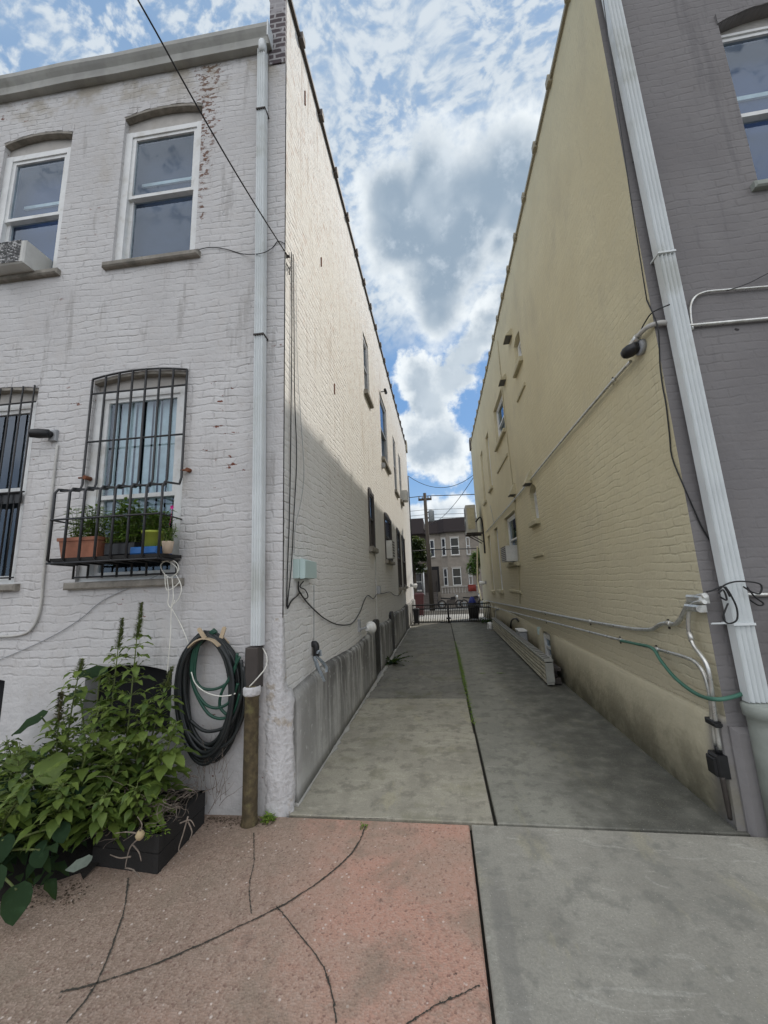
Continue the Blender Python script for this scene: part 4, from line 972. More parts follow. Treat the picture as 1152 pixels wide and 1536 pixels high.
# rag
m = MB()
for (pts, w) in (([(471, 985), (474, 995), (480, 1008), (487, 1022)], .05), ([(474, 984), (482, 992), (489, 1000), (490, 1008)], .04), ([(476, 980), (479, 975), (481, 984)], .03)):
    P = onwall(SL, pts, .11); n = len(P); P = spline(P, 4); rings = []
    for i, p in enumerate(P):
        ww = w * (.35 + .8 * math.sin(PI * min(1, i / len(P) + .15))); rings.append([p + Vector((.012 * math.sin(j * 2.1 + i * .4), (j - 3) / 6 * ww, 0)) for j in range(7)])
    m.loft(rings, closed=False, caps=False)
solo(m, 'rag', M['rag'], 'grey rag hanging from the pipe stub on the white wall', 'rag')
for (px, py, lab, fr) in ((577, 587, 'small camera above the wide upper window of the white wall', SL),):
    u, v = hit(fr, px, py, .1); T = thing('wall_camera', lab, 'camera', fr(u, v, 0)); m = MB(); m.tube([fr(u, v, 0), fr(u, v, .10)], .015, 8); m.build('arm', M['greyplastic'], T); m = MB(); m.lathe(fr(u - .1, v, .12), (0, 1, 0), [(0, .03), (.05, .035), (.2, .035), (.21, .02)], 14); m.build('camera_body', M['black'], T)
# aerial cable
A0 = SL(2.86, 4.45, .012); A1 = at(207, 0, 1.5); dd = A1 - A0
m = MB(); pts = [A0 + dd * t + Vector((0, 0, -.05 * math.sin(min(1, t) * PI))) for t in (0, .25, .5, .75, 1, 1.5, 2.2, 3.0)]; m.tube(pts, .006, 6, 4)
solo(m, 'overhead_cable', M['cable'], 'black overhead cable reaching the corner of the white house from the sky', 'cable', A0)
m = MB(); m.tube([A0, A0 + Vector((-.02, -.02, -.05)), A0 + Vector((.01, .02, -.12)), A0 + Vector((.0, .05, -.06)), A0 + Vector((0, .03, -.16))], .005, 6, 5); m.tube([A0 + Vector((-.012, 0, 0)), A0 + Vector((.02, 0, .0))], .012, 8)
solo(m, 'cable_hook', M['castdark'], 'hook and cable clamp at the corner of the white house', 'hook', A0 + Vector((0, 0, -.16)))

# ================================================================== RIGHT HOUSE
HR = thing('brick_house', 'brick house with cream painted alley wall and dark grey rear wall', 'house', (XR, 2.86, 0))
TR = 7.36
opR = [(6.63, 7.14, 5.40, 5.93, .06), (8.75, 10.1, 4.9, 5.93, .0), (11.45, 12.05, 4.2, 5.9, 0), (13.1, 13.7, 4.1, 5.87, 0),
       (6.70, 7.16, 2.48, 3.02, .10), (8.65, 10.05, 1.85, 2.98, 0), (11.3, 12.0, 1.17, 2.96, 0), (13.05, 13.7, 1.1, 2.92, 0)]
bsR = [(6.72, 7.34, .12, .56, .04), (13.2, 13.7, .05, .45, 0)]
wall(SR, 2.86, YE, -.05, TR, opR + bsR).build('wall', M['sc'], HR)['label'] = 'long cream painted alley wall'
opG = [(2.60, 3.45, 4.42, 6.02, .10)]
wall(FR, XR, 9, -.05, TR, opG).build('wall', M['fg'], HR)['label'] = 'dark grey painted rear wall'
b = MB(); b.poly([(XR, YE, -.9), (9, YE, -.9), (9, YE, TR), (XR, YE, TR)]); b.poly([(9, 2.86, 0), (9, YE, 0), (9, YE, TR), (9, 2.86, TR)]); b.build('wall', M['sc'], HR)
b = MB(); b.poly([(XR + .1, 2.9, TR - .4), (9, 2.9, TR - .4), (9, YE, TR - .4), (XR + .1, YE, TR - .4)]); b.build('roof', M['roof'], HR)
coping(HR, XR - .03, XR + .33, TR, 2.86, YE, 'coping2')
c = MB(); c.box(W, XR - .05, XR + .5, YE - .3, YE + .1, TR - .25, TR + .25, .02); c.build('parapet_cap', M['coping'], HR)
lbr = ['small arched upper window in the cream wall', 'wide upper window in the cream wall', 'tall narrow upper window in the cream wall', 'farthest upper window in the cream wall', 'small arched lower window in the cream wall', 'lower window with air conditioner in the cream wall', 'tall narrow lower window in the cream wall', 'farthest lower window in the cream wall']
for i, op in enumerate(opR): window(HR, SR, op, lbr[i], back='curtain' if i in (1, 5) else 'room', sill='creamsill', sill_out=.07, sill_h=.09, depth=.13, muntin=None)
window(HR, SR, bsR[0], 'small white framed basement window', back='room', sill=None, depth=.075, fw=.045)
m = MB(); m.box(SR, 13.18, 13.72, .03, .47, -.2, -.12); m.build('basement_opening', M['room'], HR)
window(HR, FR, opG[0], 'upper window in the grey wall reflecting the sky', back='curtain_sky', sill='greypipe', depth=.12, fw=.03, split=.47)
archring(HR, FR, opG[0], M['fg'], t=.10, proud=.014)
# low water-table ledge
ld = MB(); rings = []
for k in range(40):
    yy = 2.86 + (YE - 2.86) * k / 39
    skip = 0
    rings.append([SR(yy, -.05, 0), SR(yy, -.05, .045), SR(yy, .55 + .01 * math.sin(yy * 3), .035), SR(yy, .60 + .01 * math.sin(yy * 3), .002), SR(yy, .60, 0)])
cut = [r for r in rings]
def ledge(y0, y1):
    m = MB(); R = []
    n = max(2, int((y1 - y0) / .3))
    for k in range(n + 1):
        yy = y0 + (y1 - y0) * k / n; R.append([SR(yy, -.05, 0), SR(yy, -.05, .05), SR(yy, .56 + .01 * math.sin(yy * 3), .035), SR(yy, .60 + .01 * math.sin(yy * 3), .022), SR(yy, .63, .0)])
    m.loft(R); return m
m = ledge(2.86, 6.72); m2 = ledge(7.34, 13.2); 
m.build('plinth', M['sc'], HR); m2.build('plinth', M['sc'], HR); ledge(13.7, YE).build('plinth', M['sc'], HR)
m = MB(); m.box(FR, XR - .0, 6, -.05, .58, 0.0, .045, .03); m.build('plinth', M['fg'], HR)
for (a, b_) in (((777, 603), (788, 574)), ((747, 710), (761.6, 680)), ((801.6, 836), (816, 828)), ((765, 886), (783, 888))):
    (ua_, va_), (ub_, vb_) = hit(SR, *a), hit(SR, *b_); v = (va_ + vb_) / 2
    m = MB(); m.box(SR, min(ua_, ub_), max(ua_, ub_), v - .03, v + .03, -.01, .03, .008); m.build('old_sill', M['creamsill'], HR)
# hood vents
for i, (px, py, lab) in enumerate(((790, 717, 'triangular vent hood above the diagonal looking conduit'), (767, 735, 'small vent hood above the air conditioned window'), (761, 505, 'pale vent box beside the small arched upper window'), (753, 570, 'pale vent box above the wide upper window'))):
    u, v = hit(SR, px, py, .06); T = thing('vent_hood', lab, 'vent', SR(u, v - .08, 0), 'vent hoods on the cream wall')
    m = MB(); w = .13 if i < 2 else .16; h = .12 if i < 2 else .07
    m.loft([[SR(u - w, v + h, 0), SR(u + w, v + h, 0), SR(u + w, v + h - .01, .02), SR(u - w, v + h - .01, .02)], [SR(u - w, v - h, 0), SR(u + w, v - h, 0), SR(u + w, v - h, .13), SR(u - w, v - h, .13)]], smooth=False); m.build('hood', M['creamsill'], T)
    m = MB(); m.box(SR, u - w + .02, u + w - .02, v - h - .01, v - h + .002, .01, .12); m.build('flap', M['acd'], T)
# mini split
MS = thing('outdoor_unit', 'beige outdoor air conditioning unit on brackets at the far end of the cream wall', 'air conditioner', SR(15.1, 3.2, 0))
m = MB(); m.box(W, 1.10, 1.48, 14.75, 15.6, 3.22, 4.28, .02); m.build('casing', plain('beige_casing', (.42, .41, .36), .5, dirt=(.26, .25, .2)), MS)
for zc in (3.50, 3.98):
    m = MB(); m.lathe((1.098, 15.15, zc), (-1, 0, 0), [(0, .20), (.006, .21), (.012, .20), (.012, .02)], 20); m.build('fan_guard', M['acd'], MS)
m = MB(); m.box(W, 1.16, 1.42, 14.735, 14.75, 3.35, 4.15); m.build('side_grille', M['creamsill'], MS)
for y in (14.85, 15.5):
    m = MB(); m.box(W, 1.08, 1.70, y - .03, y + .03, 3.15, 3.215); m.tube([(1.69, y, 2.85), (1.2, y, 3.16)], .02, 6); m.build('bracket', M['castdark'], MS)
m = MB(); m.tube([(1.45, 14.7, 3.6), (1.6, 14.6, 3.75), (1.67, 14.6, 3.5), (1.67, 14.6, 2.4)], .03, 8, 5); m.build('refrigerant_line', M['black'], MS)

# conduits on the right
def conduit(fr, pts, r, label, d=.035, mat='conduit', couple=(), sm=3, grp=None):
    P = onwall(fr, pts, d); T = thing('conduit', label, 'conduit', min(P, key=lambda p: p.z), grp)
    m = MB(); m.tube(P, r, 12, sm); m.build('tube', M[mat], T)
    for (px, py) in couple:
        q = onwall(fr, [(px, py)], d)[0]; i = min(range(len(P) - 1), key=lambda k: ((P[k] + P[k + 1]) / 2 - q).length); ax = (P[i + 1] - P[i]).normalized()
        a = P[i]; q = a + ax * (q - a).dot(ax)
        c = MB(); c.lathe(q - ax * .03, ax, [(0, r), (.002, r * 1.35), (.05, r * 1.35), (.055, r)], 12); c.build('coupling', M[mat], T)
        st = MB(); st.box(fr, *(lambda h: (h[0] - .009, h[0] + .009, h[1] - r - .02, h[1] + r + .02))(hit(fr, px, py)), 0, .008); st.build('clip', M['castdark'], T)
    return T
G1 = 'metal conduits low on the cream wall'
conduit(SR, [(729, 901), (778.5, 911), (857, 927), (935, 941), (960, 944), (978, 944), (990, 937), (1000, 935), (1013, 936), (1021, 928), (1028, 914), (1034, 902), (1045, 895), (1058, 893)], .016, 'upper thick metal conduit running the length of the cream wall', couple=[(818, 919), (886, 933), (1004, 936)], grp=G1)
conduit(SR, [(729, 908), (778.5, 921), (857, 941), (931, 960), (986, 974), (1022, 984), (1040, 991), (1052, 1003), (1060, 1022), (1066, 1050), (1069, 1082), (1074, 1120)], .013, 'lower metal conduit running along the wall then bending down to the black box', d=.062, couple=[(820, 932), (931, 960), (986, 974)], grp=G1)
conduit(SR, [(1057, 903), (1045, 904), (1037, 909), (1033, 922), (1033, 945), (1040, 967), (1053, 985), (1062, 1003), (1068, 1040), (1074, 1087), (1080, 1124)], .013, 'short bent conduit from the silver fitting down to the black box', d=.06, couple=[(1035, 955)], grp=G1)
T = thing('conduit_fitting', 'silver conduit fitting at the corner behind the white downspout', 'conduit fitting', SR(3.0, 1.3, 0))
(u0_, v0_), (u1_, v1_) = hit(SR, 1055, 900, .03), hit(SR, 1080, 896, .03)
m = MB(); m.box(SR, 2.80, 2.96, 1.325, 1.375, .005, .06, .012); m.build('upper_body', M['conduit'], T)
m = MB(); m.box(SR, 2.80, 2.95, 1.27, 1.315, .03, .085, .012); m.build('lower_body', M['conduit'], T)
# black box
BX = thing('switch_box', 'small black weatherproof box at the bottom of the vertical conduits', 'electrical box', SR(2.99, .25, 0))
u, v = hit(SR, 1077, 1147, .07)
m = MB(); m.box(SR, u - .045, u + .045, v - .062, v + .068, .035, .10, .012); m.build('body', M['black'], BX)
m = MB(); m.box(SR, u - .04, u + .04, v - .054, v + .05, .10, .112, .006); m.build('cover', M['black'], BX)
m = MB(); m.tube([SR(u - .01, v + .07, .06), SR(u - .01, v + .11, .06)], .018, 10); m.build('gland', M['black'], BX)
m = MB(); P = onwall(SR, [(1083, 1165, .08), (1087, 1185, .07), (1091, 1205, .06), (1096, 1228, .05)], .06); m.tube(P, .014, 10, 4); m.build('down_pipe', M['castdark'], BX)
m = MB(); u, v = hit(SR, 1070, 1083, .06); m.box(SR, u - .05, u + .045, v - .018, v + .018, .045, .085, .006); m.box(SR, u - .07, u - .04, v - .005, v + .01, .05, .095)
solo(m, 'tape_wrap', M['black'], 'black tape binding the two vertical conduits together', 'tape', SR(u, v - .018, .05))
P = onwall(SR, [(931, 961, .07), (955, 966, .075), (978, 972, .085), (992, 992, .09), (1014, 1018, .09), (1045, 1041, .09), (1073, 1049, .08)], .09) + onwall(FR, [(1100, 1045, .05), (1120, 1036, .03), (1135, 1015, .018)])
m = MB(); m.tube(P, .0125, 8, 6); solo(m, 'garden_hose', M['hoseg2'], 'faded green hose drooping below the conduits to the downspout', 'hose', P[6])

P = onwall(SR, [(970, 450), (980, 472), (987, 493), (989, 520), (990, 548), (994, 580), (999, 607), (1004, 650), (1008, 686)], .008) + onwall(FR, [(1025, 728), (1040, 762), (1053, 791), (1068, 815), (1082, 832), (1100, 850)], .012)
m = MB(); m.tube(P, .0048, 6, 4); solo(m, 'cable', M['cable'], 'black cable down the corner of the cream wall curving towards the downspout', 'cable', P[-1])
cable(SR, [(905, 0), (925, 150), (945, 290), (962, 400), (970, 450)], .004, .0035, 'thin black line down the upper corner where cream meets grey')
cable(SR, [(957, 508, .05), (963, 492), (969, 481), (976, 471), (985, 465), (1004, 457)], .03, .005, 'short black cable arching over the conduit fitting to the downspout')
# thin vertical conduits on the cream wall
cable(SR, [(746, 511), (752, 571), (761, 660), (771.6, 749), (776, 810), (779, 870), (780, 905)], .012, .009, 'thin painted conduit rising up the cream wall past the windows', 'creamsill', 'conduit', 'conduit', 2)
cable(SR, [(735, 758), (738, 770), (741, 785)], .02, .006, 'thin grey cable near the outdoor unit', 'greyplastic')
cable(SR, [(722, 900), (716, 870), (716, 820)], .04, .03, 'pale vertical pipe below the outdoor unit', 'creamsill', 'pipe', 'pipe', 2)
# long horizontal conduit with flood light near the corner
conduit(SR, [(946, 542), (900, 594), (830, 677), (771.6, 749), (728.6, 799)], .014, 'long thin conduit along the cream wall from the black floodlight', couple=[(920, 571), (790, 727)])
LB = thing('conduit_fitting', 'silver angled conduit fitting beside the black floodlight', 'conduit fitting', SR(3.0, 3.35, 0))
(ul, vl), (ur, vr) = hit(SR, 966, 519, .04), hit(SR, 985, 500, .03)
m = MB(); m.tube([SR(3.16, 3.33, .05), SR(3.00, 3.36, .045)], .028, 10); m.build('body', M['conduit'], LB)
m = MB(); m.tube([SR(3.0, 3.36, .045), SR(2.88, 3.35, .04), FR(1.72, 3.34, .035), FR(1.80, 3.335, .02)], .018, 10, 4); m.build('elbow', M['pconduit'], LB)
FLD = thing('floodlight', 'round black floodlight on a grey disc near the corner of the cream wall', 'floodlight', SR(3.2, 3.2, 0))
u, v = hit(SR, 960, 521, .02)
m = MB(); m.lathe(SR(u, v, 0), (-1, 0, 0), [(0, .06), (.03, .062), (.035, .05), (.035, .005)], 20); m.build('disc', M['greyplastic'], FLD)
cc = at(945, 523, u + .02); cc = SR(u + .05, v - .01, .085)
m = MB(); m.lathe(SR(u - .01, v, .05), (-.7, .9, -.1), [(-.02, .025), (.01, .045), (.05, .052), (.09, .045), (.11, .030), (.115, .005)], 20); m.build('lamp_head', M['black'], FLD)
# rear grey wall conduits
conduit(FR, [(1200, 473.5), (1152, 478), (1040, 488), (1022, 490)], .013, 'horizontal conduit across the grey wall behind the downspout', d=.02)
conduit(FR, [(1200, 425), (1152, 430), (1075, 436), (1055, 439), (1042, 446), (1036, 458), (1036, 475), (1039, 495)], .0085, 'slimmer bent conduit above the other one on the grey wall', d=.02)
conduit(FR, [(1200, 892), (1152, 892), (1126, 892), (1100, 893)], .014, 'low horizontal conduit across the grey wall', d=.02)
cable(FR, [(1175, 400), (1152, 410), (1120, 426), (1090, 436)], .03, .003, 'thin black wire sagging across the upper grey wall')
# black cable tangle behind the downspout
m = MB()
for pts in ([(1092, 905), (1085, 925), (1092, 935), (1105, 930), (1105, 912), (1096, 892), (1088, 880)], [(1078, 885), (1090, 876), (1110, 872), (1140, 876), (1140, 890), (1128, 888), (1115, 880)], [(1120, 880), (1132, 895), (1145, 905), (1138, 908), (1125, 900)], [(1060, 888), (1070, 885), (1085, 880), (1095, 895)], [(1080, 895), (1090, 900), (1085, 885), (1078, 890)]):
    P = onwall(FR, pts, .14 if pts[0][0] < 1100 else .05); m.tube(P, .005, 6, 6)
solo(m, 'cable_tangle', M['cable'], 'tangle of black cables looped round the white downspout', 'cable', FR(1.85, 1.25, .1))
# right downspout
DR = thing('downspout', 'wide white corrugated downspout in front of the grey rear wall', 'drainpipe', FR(1.9, 0, .08))
ut, vt = hit(FR, 921, 0, .10); ub_, vb_ = hit(FR, 1139, 1045, .10)
lean = (ut - ub_) / (vt - vb_)
corr(FR, ub_, .112, .035, .10, .74, TR - .1, lean, n=4).build('pipe', M['spout'], DR)
for v in (1.33 - .14, 3.86):
    uc2 = ub_ + lean * (v - .74); m = MB(); m.box(FR, uc2 - .062, uc2 + .062, v, v + .014, .0, .106); m.build('strap', M['spout'], DR)
m = MB(); m.tube([FR(ub_ + .06, 1.2, .05), FR(XR - .02, 1.2, .06)], .006, 6); m.build('strap_tail', M['spout'], DR)
m = MB(); m.lathe(FR(ub_ + .02, 0, .09), (0, 0, 1), [(-.02, .088), (.58, .090), (.60, .090), (.66, .092), (.665, .105), (.725, .108), (.735, .095), (.735, .06)], 28); m.build('drain_collar', M['greypipe'], DR)
# dark red hose reel at the right edge
RH = thing('garden_hose', 'dark red hose coiled on the grey wall at the right edge', 'hose', FR(2.28, .9, 0))
m = MB()
for k in range(8):
    r = .13 + .012 * (k % 4); d = .05 + .02 * (k // 4 + k % 2); m.tube([FR(2.235 + r * math.sin(a * PI / 15), 1.12 + r * 1.3 * math.cos(a * PI / 15), d) for a in range(31)], .010, 8)
m.build('coil', M['redhose'], RH); m = MB(); m.box(FR, 2.20, 2.27, 1.18, 1.26, 0, .12); m.build('hanger', M['black'], RH)

# items on the cream wall low
m = MB(); u, v = hit(SR, 808, 945, .03); m.box(SR, u - .05, u + .05, v - .08, v + .05, 0, .05, .01); solo(m, 'outlet_box', M['jbox'], 'small pale outlet box beside the basement window', 'electrical box', SR(u, v - .08, 0))
m = MB(); m.box(W, 1.50, 1.65, 8.4, 8.75, 0, .43, .02); 
T = thing('condenser_box', 'white and grey box standing behind the stacked panels', 'box', (1.52, 8.6, 0)); m.build('casing', M['greyplastic'], T)
m = MB(); m.box(W, 1.49, 1.66, 8.38, 8.77, .43, .46, .01); m.build('lid', M['white'], T)
cable(SR, [(767, 948, .05), (766, 938, .07), (768, 930, .09), (774, 928, .08), (778, 932, .05)], .06, .02, 'black hooked pipe rising behind the stacked panels', 'black', 'pipe', 'pipe')
cable(SR, [(745, 937), (744.5, 925), (744, 915), (748, 914)], .04, .02, 'short grey pipe by the far basement opening', 'greyplastic', 'pipe', 'pipe')
# panel bundle
ST = thing('panel_stack', 'stack of long ribbed metal panels lying along the cream wall', 'panels', (1.48, 9, 0))
y0, y1 = 6.02, 12.1
# rotated slightly: near end out from the wall
def PB_(u, v, d=0): # u along, v up, d across from outer face
    t = (u - y0) / (y1 - y0); return Vector((1.385 + (.03) * t + d, u, v))
nrib = 5
for k in range(nrib):
    v = .040 + k * .058; m = MB(); e = random.uniform(0, .04)
    m.box(PB_, y0 + e, y1 - random.uniform(0, .1), v, v + .030, .004 * (k % 2), .105, .002); m.build('panel', M['panel'], ST)
m = MB(); m.box(PB_, y0 + .02, y1 - .1, .03, .33, .04, .10); m.build('gap_shade_core', M['room'], ST)  # near-black filler, paints shade into the gaps between the panels
m = MB(); m.box(PB_, y0 - .01, y1, .330, .355, -.006, .12, .005)
m.build('top_cap', M['panelend'], ST)
m = MB()
for k in range(46):
    yy = y0 + .08 + k * .13; 
    m.poly([PB_(yy, .3575, .01), PB_(yy + .05, .3575, .01), PB_(yy + .09, .3575, .105), PB_(yy + .04, .3575, .105)])
m.build('cap_slots', M['castdark'], ST)
m = MB(); m.box(lambda a, b_, c: Vector((a, c, b_)), 1.380, 1.487, .06, .318, y0 - .035, y0 - .012, .005); m.box(lambda a, b_, c: Vector((a, c, b_)), 1.385, 1.48, .03, .05, y0 - .03, y0); m.build('end_plate', M['panelend'], ST)
m = MB(); m.box(W, 1.50, 1.60, 6.04, 9.0, .20, .24, .004); m.box(W, 1.505, 1.59, 6.06, 9.0, .02, .10, .004); m.box(W, 1.51, 1.57, 6.15, 9, .10, .20); solo(m, 'channel_rail', M['castdark'], 'dark metal channels behind the near end of the panel stack', 'rail', (1.53, 6.2, 0))
m = MB()
for i in range(9): m.poly([Vector((1.36, 12.2, .12)) + Vector((.09 * math.cos(a), .1 * math.sin(a * 1.3), .10 * math.sin(a + i))) for a in (0, 1.2, 2.1, 3.3)])
m.lathe((1.36, 12.2, 0), (0, 0, 1), [(0, .06), (.05, .09), (.12, .07), (.2, .08), (.22, .01)], 9)
solo(m, 'plastic_bag', M['white'], 'crumpled white plastic bag at the far end of the panel stack', 'bag', (1.36, 12.2, 0))

# ================================================================== GATE, BINS, STREET
GY = 14.3
GT = thing('metal_gate', 'low black double gate of thin bars across the end of the alley', 'gate', (.19, GY, 0))
for (xa, xb) in ((-1.08, .165), (.215, 1.66)):
    LF = MB(); LF.tube([(xa, GY, .50), (xb, GY, .50)], .022, 6); LF.tube([(xa, GY, .64), (xb, GY, .64)], .024, 6); LF.tube([(xa, GY, .03), (xb, GY, .03)], .02, 6); LF.tube([(xa, GY, .03), (xa, GY, .64)], .014, 6); LF.tube([(xb, GY, .03), (xb, GY, .64)], .014, 6)
    lf = LF.build('gate_leaf', M['iron'], GT)
    n = int((xb - xa) / .062); B = MB()
    for k in range(1, n): x = xa + (xb - xa) * k / n; B.tube([(x, GY, .03), (x, GY, .64)], .011, 4)
    B.build('infill_bars', M['iron'], lf)
m = MB(); m.tube([(.19, GY, -.0), (.19, GY, .66)], .03, 8); m.build('centre_post', M['iron'], GT); m = MB(); m.box(W, .12, .26, GY - .05, GY - .02, .13, .19); m.build('latch', M['iron'], GT)
def bin_(x, y, z, w, h, mat, label, loc=None):
    T = thing('wheelie_bin', label, 'bin', (x, y, z), 'bins by the gate'); m = MB(); q = lambda s, zz: [(x - w * s / 2, y - w * s / 2, zz), (x + w * s / 2, y - w * s / 2, zz), (x + w * s / 2, y + w * s / 2, zz), (x - w * s / 2, y + w * s / 2, zz)]
    m.loft([q(.78, z + .05), q(1, z + h * .88)], smooth=False); m.build('body', M[mat], T)
    m = MB(); m.loft([q(1.08, z + h * .88), q(1.08, z + h * .95), q(.8, z + h)], smooth=False); m.build('lid', M[mat], T)
    for s in (-1, 1):
        m = MB(); m.lathe((x + s * w * .36, y + w * .4, z + .07), (1, 0, 0), [(-.02, .01), (-.02, .07), (.02, .07), (.02, .01)], 14); m.build('wheel', M['black'], T)
    return T
bin_(-.93, 13.95, 0, .20, .56, 'binb', 'narrow black bin inside the gate on the left')
bin_(-1.05, 18.6, slope(18.6) + .02, .42, 1.08, 'binm', 'tall dark maroon bin beyond the gate on the left')
bin_(1.12, 14.9, .02, .40, .56, 'binb', 'black bin behind the gate on the right')
m = MB()
m.lathe((1.10, 14.9, .58), (0, 0, 1), [(0, .12), (.06, .15), (.14, .12), (.22, .09), (.27, .02)], 9)
for v in m.v: v += Vector((random.uniform(-.02, .02), random.uniform(-.02, .02), random.uniform(-.01, .01)))
solo(m, 'refuse_bag', M['bag'], 'bright blue bag sitting on the black bin', 'bag', (1.10, 14.9, .58))
# bullet lights at the far corners
for (fr, px, py, lab) in ((SL, 621, 877, 'white bullet shaped light on the far end of the white wall'), (SR, 718, 879, 'white bullet shaped light on the far end of the cream wall')):
    u, v = 15.2, 1.34; T = thing('spot_light', lab, 'light', fr(u, v, 0), 'white spotlights at the alley mouth')
    m = MB(); m.box(fr, u - .06, u + .06, v - .06, v + .06, 0, .05); m.build('mount', M['greyplastic'], T); ax = fr(.5, -.15, .8) - fr(0, 0, 0); m = MB(); m.lathe(fr(u, v, .05), ax, [(0, .04), (.05, .06), (.18, .09), (.2, .09), (.19, .02)], 14); m.build('lamp_head', M['white'], T)
# service wires between the houses
m = MB(); a, b_ = Vector((XL + .03, YE - .05, 6.15)), Vector((XR, YE - .05, 5.95)); pts = [a.lerp(b_, t) - Vector((0, 0, .55 * 4 * t * (1 - t))) for t in [k / 12 for k in range(13)]]
m.tube(pts, .012, 6); m.tube([a, a + Vector((-.0, 0, -5.0))], .025, 6); solo(m, 'service_wire', M['cable'], 'black service wire sagging between the two houses at the alley mouth', 'cable', a + Vector((0, 0, -5)))
# pole
PY = 27.0; PX = -.72; pz = slope(PY)
UP = thing('utility_pole', 'dark wooden utility pole with grey transformer across the street', 'utility pole', (PX, PY, pz))
m = MB(); m.tube([(PX + .02, PY, pz), (PX - .02, PY, 7.6)], (.17, .11), 12); m.build('pole', M['pole'], UP)
m = MB(); m.lathe((-.36, PY, 5.52), (0, 0, 1), [(0, .14), (.03, .20), (.72, .20), (.76, .21), (.84, .12), (.86, .02)], 18); m.build('transformer', M['steelgrey'], UP)
m = MB(); m.box(W, PX - .5, PX + .45, PY + .08, PY + .2, 7.1, 7.25); m.box(W, PX, -.4, PY - .03, PY + .03, 5.75, 5.85); m.box(W, PX, -.4, PY - .03, PY + .03, 6.15, 6.22); m.build('crossarm', M['pole'], UP)
for x in (-.45, -.2, .2, .4):
    m = MB(); m.lathe((PX + x, PY + .14, 7.25), (0, 0, 1), [(0, .03), (.04, .05), (.12, .04), (.16, .02)], 10); m.build('insulator', M['hstone'], UP)
m = MB()
for (x0, z0, sag) in ((0, 7.4, .3), (.2, 7.4, .35), (-.4, 7.4, .35), (0, 6.05, .3), (0, 5.8, .35), (0, 3.55, .2), (0, 6.4, .3)):
    for k in (-1, 1):
        a = Vector((PX + x0, PY, z0)); b_ = Vector((PX + k * 30, PY + 1, z0 + .2)); m.tube([a.lerp(b_, t) - Vector((0, 0, sag * 4 * t * (1 - t))) for t in [q / 14 for q in range(15)]], .014 if z0 > 4 else .035, 5)
m.tube([Vector((PX + .3, PY, 5.3)).lerp(Vector((XR, YE, 5.85)), t) - Vector((0, 0, 1.2 * t * (1 - t))) for t in [q / 12 for q in range(13)]], .014, 5)
solo(m, 'overhead_wires', M['cable'], 'power and telephone wires strung along the street from the utility pole', 'wires', (PX, PY, 3.4))
# houses opposite
HY = 33.9
HH_ = thing('row_house', 'grey brown two storey row house with dark mansard roof across the street', 'house', (1, HY, slope(HY)))
bz = slope(HY) - .1
def prism(pts, z0, z1):
    m = MB(); m.loft([[Vector((x, y, z0)) for x, y in pts], [Vector((x, y, z1)) for x, y in pts]], smooth=False); return m
bay = lambda x0: [(x0, HY), (x0 + .55, HY - .6), (x0 + 2.05, HY - .6), (x0 + 2.65, HY)]
for (x0, x1) in ((-1.0, 4.2),):
    prism([(x0, HY), (x1, HY), (x1, HY + 8), (x0, HY + 8)], bz, 5.5).build('wall', M['hwall'], HH_)
prism(bay(.15), bz, 5.5).build('bay', M['hwall'], HH_)
m = MB(); q = lambda o, z: [(-1.2 - o, HY - .15 - o, z), (.0, HY - .15 - o, z), (.55, HY - .8 - o, z), (2.35, HY - .8 - o, z), (2.95, HY - .15 - o, z), (4.4, HY - .15 - o, z), (4.4, HY + 8, z), (-1.2, HY + 8, z)]
m.loft([q(.12, 5.42), q(.1, 5.55), q(0, 5.6), q(-.5, 6.7)], smooth=False); m.build('roof', M['hroof'], HH_)
def hwin(house, a, b_, z0, z1):
    a = Vector((a[0], a[1], 0)); b_ = Vector((b_[0], b_[1], 0)); d = (b_ - a); L = d.length; d.normalize(); n = Vector((d.y, -d.x, 0))
    fr = lambda u, v, k=0: a + d * u + n * k + Vector((0, 0, v)); m = MB(); t = .055
    m.box(fr, 0, t, z0, z1, -.02, .06); m.box(fr, L - t, L, z0, z1, -.02, .06); m.box(fr, t, L - t, z1 - t, z1, -.02, .06); m.box(fr, t, L - t, z0, z0 + t, -.02, .06); m.box(fr, t, L - t, (z0 + z1) / 2 - .03, (z0 + z1) / 2 + .03, -.02, .05)
    w = m.build('window', M['wframe'], house); g_ = MB(); g_.box(fr, t, L - t, z0 + t, z1 - t, -.01, .02); g_.build('pane', dglass, w)
    l = MB(); l.box(fr, -.05, L + .05, z1, z1 + .12, -.02, .08); l.box(fr, -.05, L + .05, z0 - .08, z0, -.02, .1); l.build('stone_trim', M['hstone'], w)
dglass = NT('dark_far_glass').fin((.02, .025, .035), .06, 0, None, .8)
for (z0, z1) in ((3.48, 4.95), (.95, 2.38)):
    hwin(HH_, (.30, HY - .165), (.62, HY - .51), z0, z1); hwin(HH_, (1.0, HY - .6), (1.72, HY - .6), z0, z1); hwin(HH_, (2.32, HY - .48), (2.62, HY - .11), z0, z1)
hwin(HH_, (-.75, HY), (-.35, HY), 3.45, 4.9)
m = MB(); m.box(W, -.95, -.1, HY - .02, HY - .0, .45, 2.6); m.build('doorway', M['room'], HH_)
m = MB(); m.box(W, -.78, -.25, HY - .06, HY - .02, .45, 2.3, .01); m.build('door', M['castdark'], HH_)
SM = MB()
for k in range(7): SM.box(W, -1.55, -.35, HY - 1.95 + k * .27, HY - .05, slope(HY) - .1, slope(HY) + .18 * (k + 1) + .02, .01)
SM.build('stoop', plain('brown_stone_steps', (.12, .105, .095), .85), HH_)
